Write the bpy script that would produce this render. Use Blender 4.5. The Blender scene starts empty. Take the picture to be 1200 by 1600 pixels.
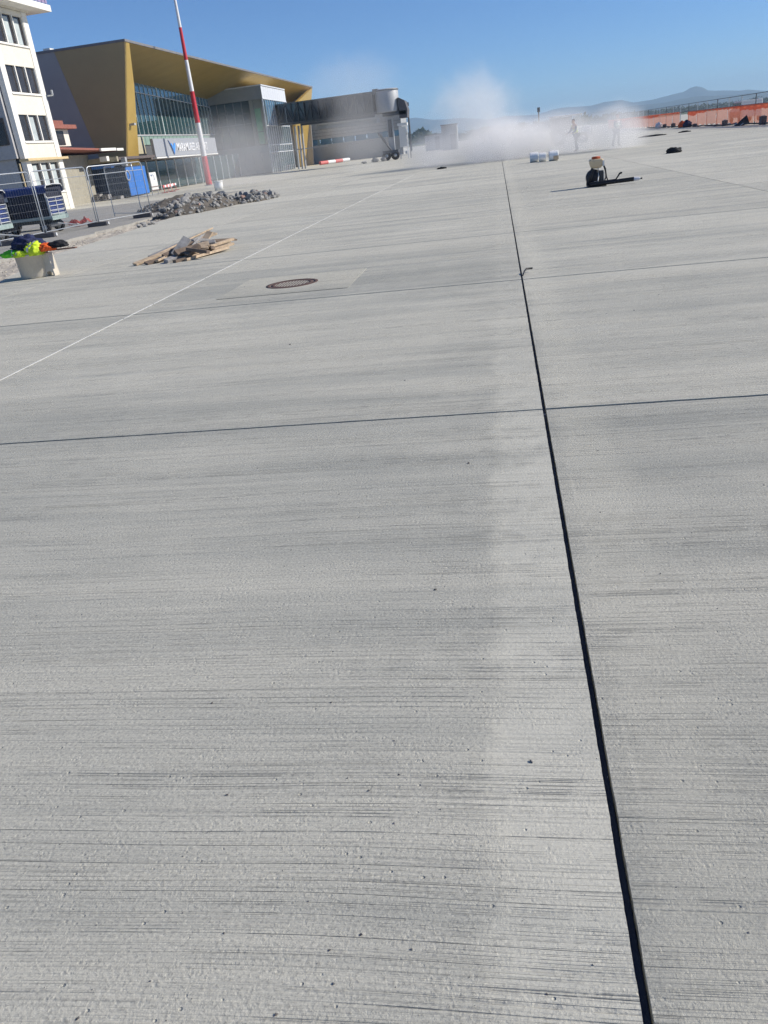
import bpy, bmesh, math, random
from mathutils import Vector, Matrix, noise
random.seed(7)
S = bpy.context.scene
R = math.radians

# ------------------------------------------------------------------ camera
CAM_H = 1.5
cd = bpy.data.cameras.new('camera')
cam = bpy.data.objects.new('camera', cd)
S.collection.objects.link(cam)
cd.sensor_fit = 'VERTICAL'; cd.sensor_height = 36.0; cd.lens = 1250 / 1600 * 36.0
cd.clip_start = 0.05; cd.clip_end = 20000
m = Matrix(((0.9859570536570109, 0.04486506088938621, 0.16085961163504603),
            (0.12693822174460553, 0.4245617360045564, -0.896456368252864),
            (-0.10851440551513666, 0.9042867126261389, 0.412904547278796)))
m4 = m.to_4x4(); m4.translation = Vector((0, 0, CAM_H))
cam.matrix_world = m4
S.camera = cam

# ------------------------------------------------------------------ light
SUN_AZ, SUN_EL = R(13.0), R(32.0)          # azimuth counter-clockwise from +X
sdir = Vector((math.cos(SUN_EL) * math.cos(SUN_AZ), math.cos(SUN_EL) * math.sin(SUN_AZ), math.sin(SUN_EL)))
W = bpy.data.worlds.new('World'); S.world = W; W.use_nodes = True
nt = W.node_tree; nt.nodes.clear()
wo = nt.nodes.new('ShaderNodeOutputWorld'); wb = nt.nodes.new('ShaderNodeBackground')
sk = nt.nodes.new('ShaderNodeTexSky'); sk.sky_type = 'NISHITA'; sk.sun_disc = False
sk.sun_elevation = SUN_EL; sk.sun_rotation = math.pi / 2 - SUN_AZ
sk.altitude = 2200; sk.air_density = 1.0; sk.dust_density = 0.25; sk.ozone_density = 10.0
wb.inputs['Strength'].default_value = 0.10
nt.links.new(sk.outputs[0], wb.inputs[0]); nt.links.new(wb.outputs[0], wo.inputs[0])
sl = bpy.data.lights.new('sun', 'SUN'); so = bpy.data.objects.new('sun', sl); S.collection.objects.link(so)
sl.energy = 4.6; sl.angle = R(0.53); sl.color = (1.0, 0.93, 0.83)
so.rotation_euler = (-sdir).to_track_quat('-Z', 'Y').to_euler()
so.location = (30, 10, 40)
S.view_settings.view_transform = 'Standard'; S.view_settings.look = 'None'
S.view_settings.exposure = 0.25; S.view_settings.gamma = 1.0
S.view_settings.use_curve_mapping = False
S.cycles.max_bounces = 10; S.cycles.volume_bounces = 6; S.cycles.transparent_max_bounces = 16
S.cycles.volume_max_steps = 256
S.cycles.use_denoising = True; S.cycles.denoiser = 'OPENIMAGEDENOISE'
S.cycles.denoising_input_passes = 'RGB_ALBEDO_NORMAL'; S.cycles.denoising_prefilter = 'FAST'; S.cycles.denoising_quality = 'HIGH'

# ------------------------------------------------------------------ materials
MATS = {}
def mat(name, col, rough=0.7, metal=0.0, var=0.12, scale=3.0, bump=0.0, bscale=20.0, spec=0.4, alpha=1.0, stretch=(1, 1, 1)):
    if name in MATS: return MATS[name]
    M = bpy.data.materials.new(name); M.use_nodes = True
    t = M.node_tree; b = t.nodes['Principled BSDF']
    b.inputs['Roughness'].default_value = rough; b.inputs['Metallic'].default_value = metal
    b.inputs['Specular IOR Level'].default_value = spec
    geo = t.nodes.new('ShaderNodeNewGeometry')
    mp = t.nodes.new('ShaderNodeMapping'); mp.inputs['Scale'].default_value = stretch
    t.links.new(geo.outputs['Position'], mp.inputs['Vector'])
    n = t.nodes.new('ShaderNodeTexNoise'); n.inputs['Scale'].default_value = scale; n.inputs['Detail'].default_value = 5
    n.inputs['Roughness'].default_value = 0.65
    t.links.new(mp.outputs[0], n.inputs['Vector'])
    r = t.nodes.new('ShaderNodeValToRGB')
    r.color_ramp.elements[0].position = 0.3; r.color_ramp.elements[1].position = 0.7
    r.color_ramp.elements[0].color = [max(0, c * (1 - var)) for c in col] + [1]
    r.color_ramp.elements[1].color = [min(1, c * (1 + var)) for c in col] + [1]
    t.links.new(n.outputs['Fac'], r.inputs['Fac']); t.links.new(r.outputs[0], b.inputs['Base Color'])
    if bump:
        n2 = t.nodes.new('ShaderNodeTexNoise'); n2.inputs['Scale'].default_value = bscale; n2.inputs['Detail'].default_value = 4
        t.links.new(mp.outputs[0], n2.inputs['Vector'])
        bp = t.nodes.new('ShaderNodeBump'); bp.inputs['Strength'].default_value = 1; bp.inputs['Distance'].default_value = bump
        t.links.new(n2.outputs['Fac'], bp.inputs['Height']); t.links.new(bp.outputs[0], b.inputs['Normal'])
    if alpha < 1:
        b.inputs['Alpha'].default_value = alpha
    MATS[name] = M
    return M

def concrete(name, slab=True, light=1.0, tint=(1, 1, 1)):
    M = bpy.data.materials.new(name); M.use_nodes = True
    t = M.node_tree; N = t.nodes; L = t.links; b = N['Principled BSDF']
    b.inputs['Roughness'].default_value = 0.88; b.inputs['Specular IOR Level'].default_value = 0.25
    geo = N.new('ShaderNodeNewGeometry')
    def math_(op, a, c=None, clamp=False):
        q = N.new('ShaderNodeMath'); q.operation = op; q.use_clamp = clamp
        for i, v in enumerate((a, c)):
            if v is None: continue
            if isinstance(v, (int, float)): q.inputs[i].default_value = v
            else: L.new(v, q.inputs[i])
        return q.outputs[0]
    def noise_(vec, sc, det=3, ro=0.55, stretch=None):
        n = N.new('ShaderNodeTexNoise'); n.inputs['Scale'].default_value = sc
        n.inputs['Detail'].default_value = det; n.inputs['Roughness'].default_value = ro
        if stretch:
            mp = N.new('ShaderNodeMapping'); mp.inputs['Scale'].default_value = stretch
            L.new(vec, mp.inputs['Vector']); vec = mp.outputs[0]
        L.new(vec, n.inputs['Vector']); return n.outputs['Fac']
    def ss(v, lo, hi):
        q = N.new('ShaderNodeMapRange'); q.interpolation_type = 'SMOOTHSTEP'
        q.inputs['From Min'].default_value = lo; q.inputs['From Max'].default_value = hi
        L.new(v, q.inputs['Value']); return q.outputs['Result']
    def mix(fac, a, c):
        q = N.new('ShaderNodeMix'); q.data_type = 'RGBA'
        if isinstance(fac, (int, float)): q.inputs[0].default_value = fac
        else: L.new(fac, q.inputs[0])
        for i, v in ((6, a), (7, c)):
            if isinstance(v, tuple): q.inputs[i].default_value = tuple(v[k] * light * tint[k] for k in range(3)) + (1,)
            else: L.new(v, q.inputs[i])
        return q.outputs[2]
    P = geo.outputs['Position']
    # warp: broom passes are not quite straight
    wn = noise_(P, 0.35, 2, 0.5)
    sep = N.new('ShaderNodeSeparateXYZ'); L.new(P, sep.inputs[0])
    yw = math_('ADD', sep.outputs['Y'], math_('MULTIPLY', wn, 0.13))
    if slab:                                   # every bay was broomed on its own
        ob = N.new('ShaderNodeObjectInfo'); yw = math_('ADD', yw, math_('MULTIPLY', ob.outputs['Random'], 37.0))
    cmb = N.new('ShaderNodeCombineXYZ'); L.new(sep.outputs['X'], cmb.inputs[0]); L.new(yw, cmb.inputs[1])
    V = cmb.outputs[0]
    fine = noise_(V, 1.0, 3, 0.65, (1.6, 185.0, 1))
    mid = noise_(V, 1.0, 4, 0.7, (0.22, 62.0, 1))
    grv = noise_(V, 1.0, 2, 0.5, (0.13, 21.0, 1))
    grv2 = noise_(V, 1.0, 2, 0.5, (0.22, 58.0, 1))
    grain = noise_(P, 95.0, 5, 0.78)
    clump = noise_(P, 5.0, 3, 0.6)
    # isolated deeper grooves
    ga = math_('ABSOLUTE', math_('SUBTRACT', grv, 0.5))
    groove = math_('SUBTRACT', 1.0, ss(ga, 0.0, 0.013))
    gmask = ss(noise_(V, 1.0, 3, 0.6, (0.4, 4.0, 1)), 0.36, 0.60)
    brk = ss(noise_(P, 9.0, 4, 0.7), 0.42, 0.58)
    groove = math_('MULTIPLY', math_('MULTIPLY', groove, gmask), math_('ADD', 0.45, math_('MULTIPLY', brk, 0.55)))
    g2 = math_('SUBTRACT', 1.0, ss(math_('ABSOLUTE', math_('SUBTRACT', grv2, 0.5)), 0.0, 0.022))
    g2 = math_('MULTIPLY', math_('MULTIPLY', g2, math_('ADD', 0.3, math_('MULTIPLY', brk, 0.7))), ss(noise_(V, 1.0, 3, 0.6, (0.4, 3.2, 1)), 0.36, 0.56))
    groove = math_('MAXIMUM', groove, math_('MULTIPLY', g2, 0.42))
    # bug holes
    vo = N.new('ShaderNodeTexVoronoi'); vo.inputs['Scale'].default_value = 26.0; L.new(P, vo.inputs['Vector'])
    hole = math_('SUBTRACT', 1.0, ss(vo.outputs['Distance'], 0.05, 0.13))
    sepc = N.new('ShaderNodeSeparateColor'); L.new(vo.outputs['Color'], sepc.inputs[0])
    hole = math_('MULTIPLY', hole, ss(sepc.outputs[0], 0.72, 0.76))
    vo2 = N.new('ShaderNodeTexVoronoi'); vo2.inputs['Scale'].default_value = 75.0; L.new(P, vo2.inputs['Vector'])
    chip = math_('SUBTRACT', 1.0, ss(vo2.outputs['Distance'], 0.15, 0.42))
    sepd = N.new('ShaderNodeSeparateColor'); L.new(vo2.outputs['Color'], sepd.inputs[0])
    chip = math_('MULTIPLY', math_('MULTIPLY', chip, ss(sepd.outputs[1], 0.55, 0.65)), ss(clump, 0.42, 0.62))
    # colour: pale cement dust over greyer concrete, in long brushed streaks
    big = noise_(V, 1.0, 4, 0.6, (0.10, 0.32, 1))
    strk = noise_(V, 1.0, 5, 0.65, (0.16, 2.6, 1))
    strk2 = noise_(V, 1.0, 4, 0.7, (0.5, 14.0, 1))
    blot = noise_(P, 0.9, 4, 0.6)
    dust = math_('ADD', math_('ADD', math_('MULTIPLY', big, 0.45), math_('MULTIPLY', strk, 0.4)), math_('MULTIPLY', blot, 0.15))
    dust = math_('ADD', dust, math_('MULTIPLY', ss(sep.outputs['Y'], 5.0, 18.0), 0.025))
    dust = math_('ADD', dust, math_('MULTIPLY', math_('SUBTRACT', 1.0, ss(sep.outputs['X'], -7.0, -2.0)), 0.05))
    df = ss(dust, 0.38, 0.60)
    c = mix(df, (0.292, 0.300, 0.298), (0.432, 0.429, 0.410))
    c = mix(math_('MULTIPLY', ss(strk2, 0.50, 0.74), 0.18), c, (0.245, 0.255, 0.257))
    c = mix(math_('MULTIPLY', ss(mid, 0.54, 0.72), 0.16), c, (0.19, 0.195, 0.20))
    c = mix(math_('MULTIPLY', groove, 0.36), c, (0.16, 0.163, 0.168))  # groove dirt plus the shade grooves hold, both put into the colour
    c = mix(math_('MULTIPLY', ss(fine, 0.50, 0.70), 0.30), c, (0.20, 0.203, 0.205))
    c = mix(math_('MULTIPLY', ss(grain, 0.50, 0.66), 0.55), c, (0.17, 0.17, 0.168))
    c = mix(math_('MULTIPLY', math_('SUBTRACT', 1.0, ss(grain, 0.32, 0.46)), 0.6), c, (0.60, 0.59, 0.56))
    puff = math_('MULTIPLY', ss(noise_(P, 0.42, 5, 0.68), 0.50, 0.72), ss(noise_(V, 1.0, 3, 0.6, (0.5, 5.0, 1)), 0.30, 0.62))
    c = mix(math_('MULTIPLY', puff, 0.38), c, (0.50, 0.498, 0.485))
    bandh = None
    if slab:
        # slurry rinsed out of the saw cut, dried pale along its left side
        edge = math_('ADD', sep.outputs['X'], math_('ADD', math_('MULTIPLY', math_('SUBTRACT', noise_(P, 1.1, 6, 0.75), 0.5), 0.30), math_('MULTIPLY', math_('SUBTRACT', noise_(V, 1.0, 3, 0.7, (0.5, 9.0, 1)), 0.5), 0.14)))
        band = math_('MULTIPLY', ss(edge, -0.13, -0.02), math_('LESS_THAN', sep.outputs['X'], 0.2))
        band = math_('MULTIPLY', band, math_('ADD', 0.55, math_('MULTIPLY', ss(noise_(P, 2.2, 3), 0.35, 0.6), 0.45)))
        band = math_('MULTIPLY', band, math_('SUBTRACT', 1.0, math_('MULTIPLY', ss(sep.outputs['Y'], 3.0, 9.0), 0.7)))
        c = mix(math_('MULTIPLY', band, 0.40), c, (0.475, 0.473, 0.455))
        trace = math_('ADD', sep.outputs['X'], math_('MULTIPLY', math_('SUBTRACT', noise_(P, 0.8, 3, 0.6), 0.5), 0.05))
        trace = math_('MULTIPLY', ss(trace, 0.262, 0.270), math_('SUBTRACT', 1.0, ss(trace, 0.272, 0.283)))
        trace = math_('MULTIPLY', trace, math_('MULTIPLY', ss(noise_(P, 1.7, 4, 0.7), 0.45, 0.6), math_('SUBTRACT', 1.0, ss(sep.outputs['Y'], 3.2, 4.5))))
        c = mix(math_('MULTIPLY', trace, 0.6), c, (0.50, 0.495, 0.47))
        smear = math_('MULTIPLY', ss(edge, 0.22, 0.30), math_('SUBTRACT', 1.0, ss(edge, 0.40, 0.62)))
        c = mix(math_('MULTIPLY', smear, 0.35), c, (0.46, 0.455, 0.43))
        oi = N.new('ShaderNodeObjectInfo')
        hv = N.new('ShaderNodeHueSaturation'); L.new(c, hv.inputs['Color'])
        L.new(math_('ADD', 0.95, math_('MULTIPLY', oi.outputs['Random'], 0.11)), hv.inputs['Value']); c = hv.outputs[0]
        bandh = band
    L.new(c, b.inputs['Base Color'])
    h = math_('ADD', math_('MULTIPLY', fine, 1.3), math_('MULTIPLY', mid, 2.0))
    h = math_('ADD', h, math_('MULTIPLY', grain, 1.7))
    h = math_('SUBTRACT', h, math_('MULTIPLY', chip, 0.45))
    if bandh is not None:
        h = math_('MULTIPLY', h, math_('SUBTRACT', 1.0, math_('MULTIPLY', bandh, 0.45)))
    h = math_('SUBTRACT', h, math_('MULTIPLY', groove, 1.5))
    h = math_('SUBTRACT', h, math_('MULTIPLY', hole, 1.5))
    bp = N.new('ShaderNodeBump'); bp.inputs['Strength'].default_value = 1.0; bp.inputs['Distance'].default_value = 0.0030
    L.new(h, bp.inputs['Height']); L.new(bp.outputs[0], b.inputs['Normal'])
    return M

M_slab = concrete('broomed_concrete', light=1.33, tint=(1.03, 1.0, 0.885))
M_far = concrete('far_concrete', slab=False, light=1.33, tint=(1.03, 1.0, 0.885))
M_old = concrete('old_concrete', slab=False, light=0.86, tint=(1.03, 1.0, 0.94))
M_base = mat('black_joint_sealer', (0.018, 0.024, 0.042), 0.9)
M_seal = mat('joint_backer', (0.03, 0.045, 0.085), 0.8, var=0.2, scale=8)
M_white = mat('white_paint', (0.72, 0.72, 0.69), 0.6, var=0.1, scale=30)
M_line = mat('white_joint_paint', (0.66, 0.66, 0.63), 0.8, var=0.14, scale=5)
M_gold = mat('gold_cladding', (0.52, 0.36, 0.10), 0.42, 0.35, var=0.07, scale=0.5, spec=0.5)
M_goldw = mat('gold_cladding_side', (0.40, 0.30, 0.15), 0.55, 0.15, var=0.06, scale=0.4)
M_greycl = mat('grey_cladding', (0.34, 0.33, 0.32), 0.5, 0.1, var=0.06, scale=0.6)
M_grey2 = mat('box_cladding', (0.30, 0.32, 0.32), 0.45, 0.2, var=0.08, scale=0.8)
M_white2 = mat('white_cladding', (0.66, 0.68, 0.70), 0.45, 0.1, var=0.05)
M_roof = mat('roof_grey', (0.18, 0.18, 0.19), 0.8)
M_glass = mat('facade_glass', (0.022, 0.055, 0.062), 0.04, 0.0, var=0.25, scale=0.35, spec=1.0)
M_glassb = mat('upper_facade_glass', (0.07, 0.18, 0.28), 0.04, 0.1, var=0.2, scale=0.35, spec=1.0)  # lighter blue of the reflected sky put into the base colour
M_green = mat('green_glass', (0.18, 0.46, 0.26), 0.1, var=0.3, scale=0.8, spec=0.8)
M_mull = mat('mullion_aluminium', (0.62, 0.70, 0.67), 0.4, 0.3, var=0.05)
M_dark = mat('dark_void', (0.03, 0.032, 0.036), 0.7)
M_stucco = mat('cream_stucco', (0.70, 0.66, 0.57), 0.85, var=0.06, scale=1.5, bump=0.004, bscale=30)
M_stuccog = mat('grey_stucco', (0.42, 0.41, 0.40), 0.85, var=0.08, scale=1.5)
M_trim = mat('white_trim', (0.78, 0.76, 0.70), 0.7, var=0.05)
M_trimy = mat('ochre_trim', (0.58, 0.45, 0.25), 0.7, var=0.08)
M_win = mat('window_glass', (0.040, 0.036, 0.036), 0.10, var=0.4, scale=1.2, spec=0.3)
M_blind = mat('window_blind', (0.42, 0.47, 0.47), 0.6, var=0.15, scale=2)
M_redroof = mat('red_tile_roof', (0.27, 0.10, 0.075), 0.8, var=0.2, scale=6)
M_navy = mat('navy_sheet', (0.055, 0.075, 0.115), 0.55, 0.1, var=0.12, scale=2)
M_blue = mat('blue_panel', (0.045, 0.17, 0.50), 0.45, var=0.08)
M_galv = mat('galvanised_steel', (0.50, 0.52, 0.53), 0.38, 0.65, var=0.15, scale=20)
M_block = mat('recycled_block', (0.11, 0.105, 0.11), 0.85, var=0.25, scale=12, bump=0.003, bscale=60)
M_tarp = mat('blue_tarp', (0.025, 0.045, 0.16), 0.5, var=0.2, scale=4)
M_tarpl = mat('bright_blue_tarp', (0.05, 0.11, 0.42), 0.5, var=0.2, scale=4)
M_curt = mat('dark_curtain', (0.02, 0.023, 0.04), 0.6, var=0.25, scale=6)
M_cart = mat('cart_paint', (0.62, 0.63, 0.62), 0.5, 0.1, var=0.12, scale=8)
M_cartg = mat('cart_bed_green', (0.30, 0.38, 0.36), 0.6, var=0.15, scale=8)
M_rubber = mat('black_rubber', (0.022, 0.022, 0.024), 0.75, var=0.2, scale=15)
M_red = mat('red_paint', (0.55, 0.035, 0.05), 0.45, var=0.08)
M_mwhite = mat('mast_white', (0.72, 0.72, 0.72), 0.45, var=0.05)
M_redf = mat('faded_red', (0.60, 0.16, 0.15), 0.6, var=0.12)
M_rubble = mat('broken_concrete', (0.27, 0.265, 0.25), 0.92, var=0.35, scale=5, bump=0.02, bscale=14)
M_soil = mat('dug_soil', (0.11, 0.098, 0.082), 0.95, var=0.3, scale=3, bump=0.03, bscale=10)
M_gravel = mat('trench_gravel', (0.44, 0.40, 0.335), 0.95, var=0.35, scale=9, bump=0.02, bscale=25)
M_wood = mat('pale_timber', (0.46, 0.355, 0.245), 0.8, var=0.3, scale=9, stretch=(1, 1, 1))
M_woodd = mat('weathered_timber', (0.165, 0.125, 0.095), 0.85, var=0.3, scale=9)
M_woodg = mat('cement_grey_timber', (0.30, 0.29, 0.28), 0.85, var=0.3, scale=9)
M_iron = mat('rusty_iron', (0.135, 0.085, 0.068), 0.75, 0.3, var=0.35, scale=22, bump=0.003, bscale=80)
M_tub = mat('beige_plastic', (0.55, 0.50, 0.41), 0.55, var=0.08, scale=6)
M_hiv = mat('yellow_vest', (0.60, 0.78, 0.035), 0.7, var=0.15, scale=12, bump=0.006, bscale=30)
M_hig = mat('green_vest', (0.16, 0.68, 0.03), 0.7, var=0.15, scale=12, bump=0.006, bscale=30)
M_org = mat('orange_garment', (0.78, 0.12, 0.02), 0.7, var=0.12, scale=12, bump=0.006, bscale=30)
M_navyc = mat('navy_cloth', (0.018, 0.025, 0.075), 0.85, var=0.35, scale=16, bump=0.008, bscale=30)
M_blackc = mat('black_cloth', (0.012, 0.012, 0.016), 0.8, var=0.3, scale=12, bump=0.006, bscale=25)
M_refl = mat('reflective_tape', (0.62, 0.64, 0.60), 0.35, 0.2, var=0.1)
M_strap = mat('brown_strap', (0.16, 0.085, 0.065), 0.75)
M_cream = mat('cream_tank', (0.66, 0.52, 0.33), 0.4, var=0.06)
M_lid = mat('orange_lid', (0.52, 0.10, 0.03), 0.5)
M_blk = mat('black_plastic', (0.013, 0.013, 0.016), 0.5, var=0.2)
M_noz = mat('pale_nozzle', (0.60, 0.60, 0.63), 0.4)
M_bridge = mat('bridge_steel', (0.10, 0.105, 0.115), 0.5, 0.2, var=0.15, scale=1)
M_bridgeg = mat('bridge_glass', (0.05, 0.06, 0.075), 0.15, var=0.3, scale=0.6, spec=0.8)
M_cab = mat('cab_grey', (0.40, 0.41, 0.42), 0.5, 0.1, var=0.05)
M_bld = mat('pale_wall', (0.36, 0.37, 0.37), 0.8, var=0.05)
M_leaf = mat('woods_green', (0.085, 0.105, 0.06), 0.9, var=0.4, scale=0.3)
M_grass = mat('far_grass', (0.10, 0.115, 0.05), 0.95, var=0.3, scale=0.05)
M_hill = mat('hill_woods', (0.055, 0.07, 0.06), 0.95, var=0.25, scale=0.004)
M_skin = mat('skin', (0.50, 0.30, 0.21), 0.6)
M_trous = mat('grey_trousers', (0.075, 0.08, 0.09), 0.85)
M_hair = mat('dark_hair', (0.02, 0.016, 0.013), 0.8)
M_letw = mat('letter_white', (0.80, 0.81, 0.82), 0.5)
M_sign = mat('sign_grey', (0.36, 0.38, 0.41), 0.45, 0.15, var=0.04)
M_roll = mat('white_wrap', (0.88, 0.87, 0.84), 0.5, var=0.06)
M_tan = mat('tan_core', (0.55, 0.42, 0.28), 0.7)
M_pad = mat('pallet_rubble', (0.33, 0.32, 0.30), 0.9, var=0.3, scale=4)
M_net = None
def net_mat(name, col, fac):
    M = bpy.data.materials.new(name); M.use_nodes = True
    t = M.node_tree; N = t.nodes; L = t.links; b = N['Principled BSDF']
    b.inputs['Base Color'].default_value = col + (1,); b.inputs['Roughness'].default_value = 0.8
    tr = N.new('ShaderNodeBsdfTranslucent'); tr.inputs[0].default_value = col + (1,)
    tp = N.new('ShaderNodeBsdfTransparent')
    m1 = N.new('ShaderNodeMixShader'); m1.inputs[0].default_value = 0.35
    L.new(b.outputs[0], m1.inputs[1]); L.new(tr.outputs[0], m1.inputs[2])
    m2 = N.new('ShaderNodeMixShader'); m2.inputs[0].default_value = fac
    L.new(tp.outputs[0], m2.inputs[1]); L.new(m1.outputs[0], m2.inputs[2])
    L.new(m2.outputs[0], N['Material Output'].inputs[0])
    return M
M_net = net_mat('orange_netting', (0.62, 0.22, 0.13), 0.66)
M_nettop = net_mat('folded_orange_netting', (0.74, 0.14, 0.05), 0.92)
M_mesh = net_mat('wire_mesh', (0.16, 0.18, 0.20), 0.30)

# ------------------------------------------------------------------ helpers
def link(o, parent=None):
    S.collection.objects.link(o)
    if parent is not None: o.parent = parent
    return o
def tag(o, label=None, cat=None, group=None, kind=None):
    if label: o['label'] = label
    if cat: o['category'] = cat
    if group: o['group'] = group
    if kind: o['kind'] = kind
    return o
def thing(name, loc, label, cat, group=None, rz=0.0):
    o = bpy.data.objects.new(name, None); o.empty_display_size = 0.2
    o.location = loc; o.rotation_euler = (0, 0, rz)
    link(o); return tag(o, label, cat, group)
def copy_tree(o, parent=None):
    c = o.copy(); link(c)
    if parent is not None: c.parent = parent
    for ch in list(o.children): copy_tree(ch, c)
    return c

class MB:
    """collects shapes in local coordinates (world minus org) and links them as one mesh object"""
    def __init__(s, org=(0, 0, 0)): s.v = []; s.f = []; s.o = Vector(org); s.sm = set()
    def add(s, vs, fs, smooth=False):
        k = len(s.v); s.v += [Vector(p) - s.o for p in vs]
        for f in fs:
            if smooth: s.sm.add(len(s.f))
            s.f.append([i + k for i in f])
        return s
    def box(s, a, b, M=None):
        x0, y0, z0 = a; x1, y1, z1 = b
        vs = [Vector(p) for p in ((x0, y0, z0), (x1, y0, z0), (x1, y1, z0), (x0, y1, z0), (x0, y0, z1), (x1, y0, z1), (x1, y1, z1), (x0, y1, z1))]
        if M is not None: vs = [M @ p for p in vs]
        return s.add(vs, [(0, 3, 2, 1), (4, 5, 6, 7), (0, 1, 5, 4), (1, 2, 6, 5), (2, 3, 7, 6), (3, 0, 4, 7)])
    def prism(s, pts, off):
        """closed slab: polygon pts extruded by vector off"""
        off = Vector(off); n = len(pts); vs = [Vector(p) for p in pts] + [Vector(p) + off for p in pts]
        fs = [list(range(n))[::-1], list(range(n, 2 * n))] + [(i, (i + 1) % n, (i + 1) % n + n, i + n) for i in range(n)]
        return s.add(vs, fs)
    def tube(s, pts, r, n=8, cap=True, smooth=True):
        pts = [Vector(p) for p in pts]; rs = r if isinstance(r, (list, tuple)) else [r] * len(pts)
        rings = []
        for i, p in enumerate(pts):
            d = (pts[min(i + 1, len(pts) - 1)] - pts[max(i - 1, 0)]).normalized()
            u = d.cross(Vector((0, 0, 1)))
            if u.length < 1e-3: u = Vector((1, 0, 0))
            u.normalize(); w = d.cross(u).normalized()
            rings.append([p + (u * math.cos(2 * math.pi * k / n) + w * math.sin(2 * math.pi * k / n)) * rs[i] for k in range(n)])
        vs = [q for rg in rings for q in rg]; fs = []
        for i in range(len(pts) - 1):
            for k in range(n):
                fs.append((i * n + k, i * n + (k + 1) % n, (i + 1) * n + (k + 1) % n, (i + 1) * n + k))
        s.add(vs, fs, smooth)
        if cap:
            s.add(rings[0], [list(range(n))[::-1]]); s.add(rings[-1], [list(range(n))])
        return s
    def lathe(s, prof, c=(0, 0, 0), n=24, axis='Z', smooth=True):
        c = Vector(c); vs = []; fs = []
        for (r, h) in prof:
            for k in range(n):
                a = 2 * math.pi * k / n; x, y = r * math.cos(a), r * math.sin(a)
                vs.append(c + (Vector((x, y, h)) if axis == 'Z' else Vector((h, x, y)) if axis == 'X' else Vector((y, h, x))))
        for i in range(len(prof) - 1):
            for k in range(n):
                fs.append((i * n + k, i * n + (k + 1) % n, (i + 1) * n + (k + 1) % n, (i + 1) * n + k))
        return s.add(vs, fs, smooth)
    def build(s, name, m, parent=None, loc=None, bevel=0.0):
        me = bpy.data.meshes.new(name); me.from_pydata([tuple(p) for p in s.v], [], s.f)
        bm = bmesh.new(); bm.from_mesh(me)
        bmesh.ops.recalc_face_normals(bm, faces=bm.faces)
        for i, f in enumerate(bm.faces): f.smooth = (i in s.sm)
        bm.to_mesh(me); bm.free()
        me.materials.append(m)
        o = bpy.data.objects.new(name, me)
        if loc is not None: o.location = loc
        link(o, parent)
        if bevel:
            md = o.modifiers.new('bevel', 'BEVEL'); md.width = bevel; md.segments = 2; md.limit_method = 'ANGLE'
        return o
def rock_mesh(name, m, seed, flat=0.75, sub=1):
    bm = bmesh.new(); bmesh.ops.create_icosphere(bm, subdivisions=sub, radius=1.0)
    rr = random.Random(seed); ofs = Vector((rr.uniform(-50, 50), rr.uniform(-50, 50), rr.uniform(-50, 50)))
    for v in bm.verts:
        v.co *= 1 + 0.55 * noise.noise(v.co * 0.9 + ofs) + rr.uniform(-0.1, 0.1)
        # chop against random planes for broken faces
    for _ in range(4):
        d = Vector((rr.gauss(0, 1), rr.gauss(0, 1), rr.gauss(0, 1))).normalized(); lim = rr.uniform(0.45, 0.7)
        for v in bm.verts:
            k = v.co.dot(d)
            if k > lim: v.co -= d * (k - lim)
    for v in bm.verts: v.co.z *= flat
    me = bpy.data.meshes.new(name); bm.to_mesh(me); bm.free(); me.materials.append(m)
    return me

# ------------------------------------------------------------------ ground
g = MB().add([(-9000, -600, -0.35), (9000, -600, -0.35), (9000, 9000, -0.35), (-9000, 9000, -0.35)], [(0, 1, 2, 3)]).build('ground', M_grass); tag(g, kind='structure')
EDGE = [(-9.05, 8.0), (-9.2, 14.0), (-10.75, 19.0), (-11.1, 23.0), (-11.7, 28.0), (-12.0, 31.5), (-12.5, 37.0), (-14.5, 44.0), (-15.5, 51.2)]
def edge_x(y):
    for (x0, y0), (x1, y1) in zip(EDGE, EDGE[1:]):
        if y0 <= y <= y1: return x0 + (x1 - x0) * (y - y0) / (y1 - y0)
    return EDGE[0][0] if y < EDGE[0][1] else EDGE[-1][0]
ap = [(19.3, -6, -0.055), (19.3, 52, -0.055), (-15.4, 52, -0.055)] + [(x + .06, yy, -0.055) for x, yy in EDGE[::-1]] + [(-8.99, -6, -0.055)]
apron = MB().add(ap, [list(range(len(ap)))]).build('apron', M_base)
tag(apron, kind='structure')
COLS = [-7.80, -4.43, 0.20, 4.83, 9.46, 14.09, 18.72]
ROWS = [4.60 + 4.66 * k for k in range(-2, 11)]
JX = {-7.80: 0.014, -4.43: 0.008, 0.20: 0.020, 4.83: 0.018}
def jy(k, right):
    return (0.030 if right else 0.022) if k == 2 else 0.032 if k > 2 else .014
def jag(x0, y0, x1, y1, amp, step):
    """points along an edge with a slightly spalled line"""
    n = max(1, int(math.hypot(x1 - x0, y1 - y0) / step)); out = []
    for i in range(n):
        t_ = i / n; x = x0 + (x1 - x0) * t_; y = y0 + (y1 - y0) * t_
        a = amp * (noise.noise(Vector((x * 9, y * 9, 3))) + 0.8 * noise.noise(Vector((x * 40, y * 40, 7)))) if 0 < i else 0
        out.append((x + (a if abs(x1 - x0) < 1e-6 else 0), y + (a if abs(y1 - y0) < 1e-6 else 0)))
    return out
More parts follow.
